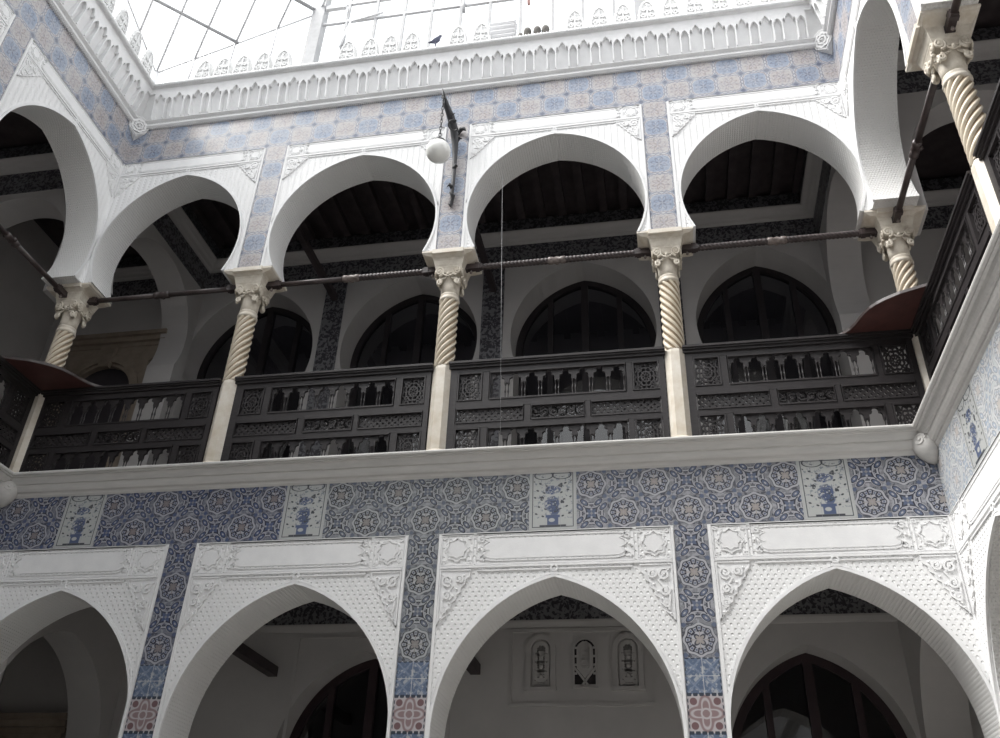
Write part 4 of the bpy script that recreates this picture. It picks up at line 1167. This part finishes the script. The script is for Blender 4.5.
w = MB(I); w.lathe([(.155 * sin(PI * (i + .02) / 22.04) + .0005, -.155 * cos(PI * (i + .02) / 22.04)) for i in range(23)], (gx, gy, gz), 28); w.build('globe', M['opal'], t)

# thin cable through the third arch
t = thing('cable', 'thin grey cable hanging straight down through the third upper arch', 'cable', (.60, .10, 3.17))
w = MB(I); w.tube([(.60, .10, 7.62), (.66, .095, 5.4), (.722, .09, 3.18)], .0022, 6); w.build('wire', M['darksteel'], t)

# ------------------------------------------------------------------ skylight
t = thing('skylight', 'white glass skylight with thin steel bars above the courtyard', 'skylight', (0, 0, Z_TOP))
Y0 = .25; XA, XB = XL - .25, XR + .25
def facet(x, y): return 10.52 + .372 * (abs(x - XA) + (Y0 - y))
def bar(name, p, q, r=.02, mat='steel'):
    w = MB(I); w.tube([p, q], r, 6); return w.build(name, M[mat], t)
def slab(name, x0, x1, y0, y1, z0, z1, mat='steel'):
    w = MB(); w.box(x0, x1, z0, z1, y0, y1); return w.build(name, M[mat], t)
XP = -2.55; ZP = facet(XP, Y0); ZT = 12.7
slab('steel_post', XP - .10, XP + .10, Y0 - .08, Y0 + .08, Z_TOP, ZT, 'darksteel')
slab('steel_post', -XP - .10, -XP + .10, Y0 - .08, Y0 + .08, Z_TOP, ZT, 'darksteel')
# curb under the glazing
slab('curb', XA - .1, XB + .1, Y0 + .02, Y0 + .14, Z_TOP - .02, 9.86, 'steel')
slab('curb', XA - .14, XA - .02, FRONT, Y0, Z_TOP - .02, 9.86, 'steel')
# sloping corner facet: rafters running up at 45 degrees, level purlin, eaves
K = 2.65
bar('eaves_bar', (XA, Y0, facet(XA, Y0)), (XA + K, Y0, facet(XA + K, Y0)), .015)
bar('eaves_bar', (XA, Y0, facet(XA, Y0)), (XA, Y0 - K, facet(XA, Y0 - K)), .015)
bar('corner_post', (XA, Y0, Z_TOP), (XA, Y0, facet(XA, Y0)), .05)
for s0 in (0, .62, 1.27, 1.95, 2.62):
    e = 2.2
    bar('rafter', (XA + s0, Y0, facet(XA + s0, Y0)), (XA + s0 + e, Y0 - e, facet(XA + s0 + e, Y0 - e)), .018)
    if s0: bar('rafter', (XA, Y0 - s0, facet(XA, Y0 - s0)), (XA + e, Y0 - s0 - e, facet(XA + e, Y0 - s0 - e)), .018)
    if s0: bar('mullion', (XA + s0, Y0, 9.86), (XA + s0, Y0, facet(XA + s0, Y0)), .014, 'darksteel')
for q, r in ((1.32, .026), (2.64, .030)): bar('purlin', (XA + q, Y0, facet(XA + q, Y0)), (XA, Y0 - q, facet(XA, Y0 - q)), r, 'darksteel')
w = MB(I); a, b, c = (XA, Y0, facet(XA, Y0)), (XA + K, Y0, facet(XA + K, Y0)), (XA, Y0 - K, facet(XA, Y0 - K))
d_ = (XA + K + 2.0, Y0 - 2.0, facet(XA + K + 2, Y0 - 2)); e_ = (XA + 2.0, Y0 - K - 2.0, facet(XA + 2, Y0 - K - 2))
w.add([a, b, d_, e_, c], [[0, 1, 2, 3, 4]]); w.build('pane', M['skyglass'], t)
w = MB(I); w.add([(XA, Y0, 9.86), (XA + K, Y0, 9.86), b, a], [[0, 1, 2, 3]]); w.build('pane', M['skyglass'], t)
w = MB(I); w.add([(XA, Y0, 9.86), (XA, Y0 - K, 9.86), c, a], [[0, 1, 2, 3]]); w.build('pane', M['skyglass'], t)
# upright glazing between the posts
for x in (-2.06, -1.58, -1.11, -.66, -.19, .27, .75, 1.24, 1.69, 2.15): slab('mullion', x - .020, x + .020, Y0 - .02, Y0 + .02, 9.86, ZT, 'darksteel')
for z, x0, x1, hh in ((11.17, XP, -XP, .022), (11.62, XP, -XP, .028), (12.1, XP, -XP, .022), (ZT, XP, -XP, .05)): slab('rail', x0, x1, Y0 - .022, Y0 + .022, z - hh, z + hh)
slab('lamp_tube', XP + .12, -2.10, Y0 - .08, Y0 - .02, 11.46, 11.53, 'plaster')
bar('stay', (-2.0, Y0 - .04, 11.10), (-1.45, Y0 - .04, 11.22), .016); bar('stay', (-1.98, Y0 - .04, 11.10), (-2.08, Y0 - .04, 10.5), .016)
bar('drop_bar', (-.16, Y0 - .05, 11.3), (-.13, Y0 - .05, 10.93), .022, 'darksteel'); bar('drop_bar', (.86, Y0 - .05, 11.3), (.88, Y0 - .05, 10.90), .022, 'redplastic')
w = MB(I); w.add([(XP, Y0, 9.86), (-XP, Y0, 9.86), (-XP, Y0, ZT), (XP, Y0, ZT)], [[0, 1, 2, 3]]); w.build('pane', M['skyglass'], t)
# right corner and roof glass
w = MB(I); w.add([(-XP, Y0, 9.86), (XB, Y0, 9.86), (XB, Y0, ZT), (-XP, Y0, ZT)], [[0, 1, 2, 3]]); w.build('pane', M['skyglass'], t)

# small things on the parapet
t = thing('pigeon', 'dark bluish pigeon perched on the back cornice between two merlons', 'bird', (-.43, -.10, Z_TOP))
w = MB(I); w.tube([(-.53, -.12, 9.865), (-.48, -.12, 9.87), (-.43, -.12, 9.885), (-.39, -.12, 9.92), (-.37, -.12, 9.965), (-.355, -.12, 9.985), (-.34, -.12, 9.985)], [.008, .022, .042, .040, .022, .022, .010], 10)
w.tube([(-.34, -.12, 9.985), (-.31, -.12, 9.975)], [.008, .002], 6)
for s_ in (-.015, .015): w.tube([(-.42, -.12 + s_, 9.87), (-.42, -.12 + s_, Z_TOP)], .006, 5)
w.build('bird_body', M['bird'], t)
t = thing('wire_rack', 'small white wire rack with three shelves on the back cornice', 'rack', (.55, -.02, Z_TOP))
for z in (9.82, 9.92, 10.02, 10.12, 10.20): w = MB(); w.box(.34, .74, z, z + .008, -.06, .02); w.build('shelf', M['redplastic'] if z == 9.80 else M['steel'], t)
for x in (.34, .73):
    for y in (-.06, .01): w = MB(); w.box(x, x + .012, Z_TOP, 10.22, y, y + .012); w.build('upright', M['darksteel'] if x > .5 else M['steel'], t)
pn = ['leftmost small dark clay pot on the back cornice, beside the wire rack', 'second small dark clay pot from the wire rack', 'third small dark clay pot from the wire rack', 'fourth small dark clay pot, farthest from the wire rack']
for i, x in enumerate((.82, .92, 1.06, 1.18)):
    w = MB(I); sc = .7 if i == 0 else 1.0
    w.lathe([(.03 * sc, .0), (.035 * sc, .16 * sc), (.055 * sc, .20 * sc), (.058 * sc, .24 * sc), (.05 * sc, .29 * sc), (.03 * sc, .30 * sc)], (x, -.08, Z_TOP), 10)
    tag(w.build('clay_pot', M['pot'], None, (x, -.08, Z_TOP)), pn[i], 'pot', 'dark pots on the cornice', 'thing')

# ------------------------------------------------------------------ camera, light, view
R_ = Vector((0.98340356, 0.17822151, 0.03397843)); U_ = Vector((0.06765874, -0.53400829, 0.84276773)); F_ = Vector((-0.16834409, 0.82648184, 0.5372039))
cam = bpy.data.cameras.new('camera'); co = bpy.data.objects.new('camera', cam); COL.objects.link(co)
mw = Matrix((R_, U_, -F_)).transposed().to_4x4(); mw.translation = (2.3502, -8.0965, -1.0358); co.matrix_world = mw
cam.sensor_width = 36; cam.lens = 891.27 / 1000 * 36; cam.clip_start = .05; cam.clip_end = 200
S.camera = co

wd = bpy.data.worlds.new('overcast_sky'); S.world = wd; wd.use_nodes = True
bg = wd.node_tree.nodes['Background']; bg.inputs[0].default_value = (.96, .98, 1.0, 1); bg.inputs[1].default_value = 1.6
sun = bpy.data.lights.new('sun', 'SUN'); so = bpy.data.objects.new('sun', sun); COL.objects.link(so)
sun.energy = 6.5; sun.angle = math.radians(40); sun.color = (1.0, .98, .95)
so.rotation_euler = Vector((.65, .25, -1.0)).to_track_quat('-Z', 'Y').to_euler(); so.location = (-6, -8, 18)

S.view_settings.view_transform = 'Standard'; S.view_settings.look = 'None'
S.view_settings.gamma = 1; S.view_settings.use_curve_mapping = False
S.view_settings.exposure = 0.2
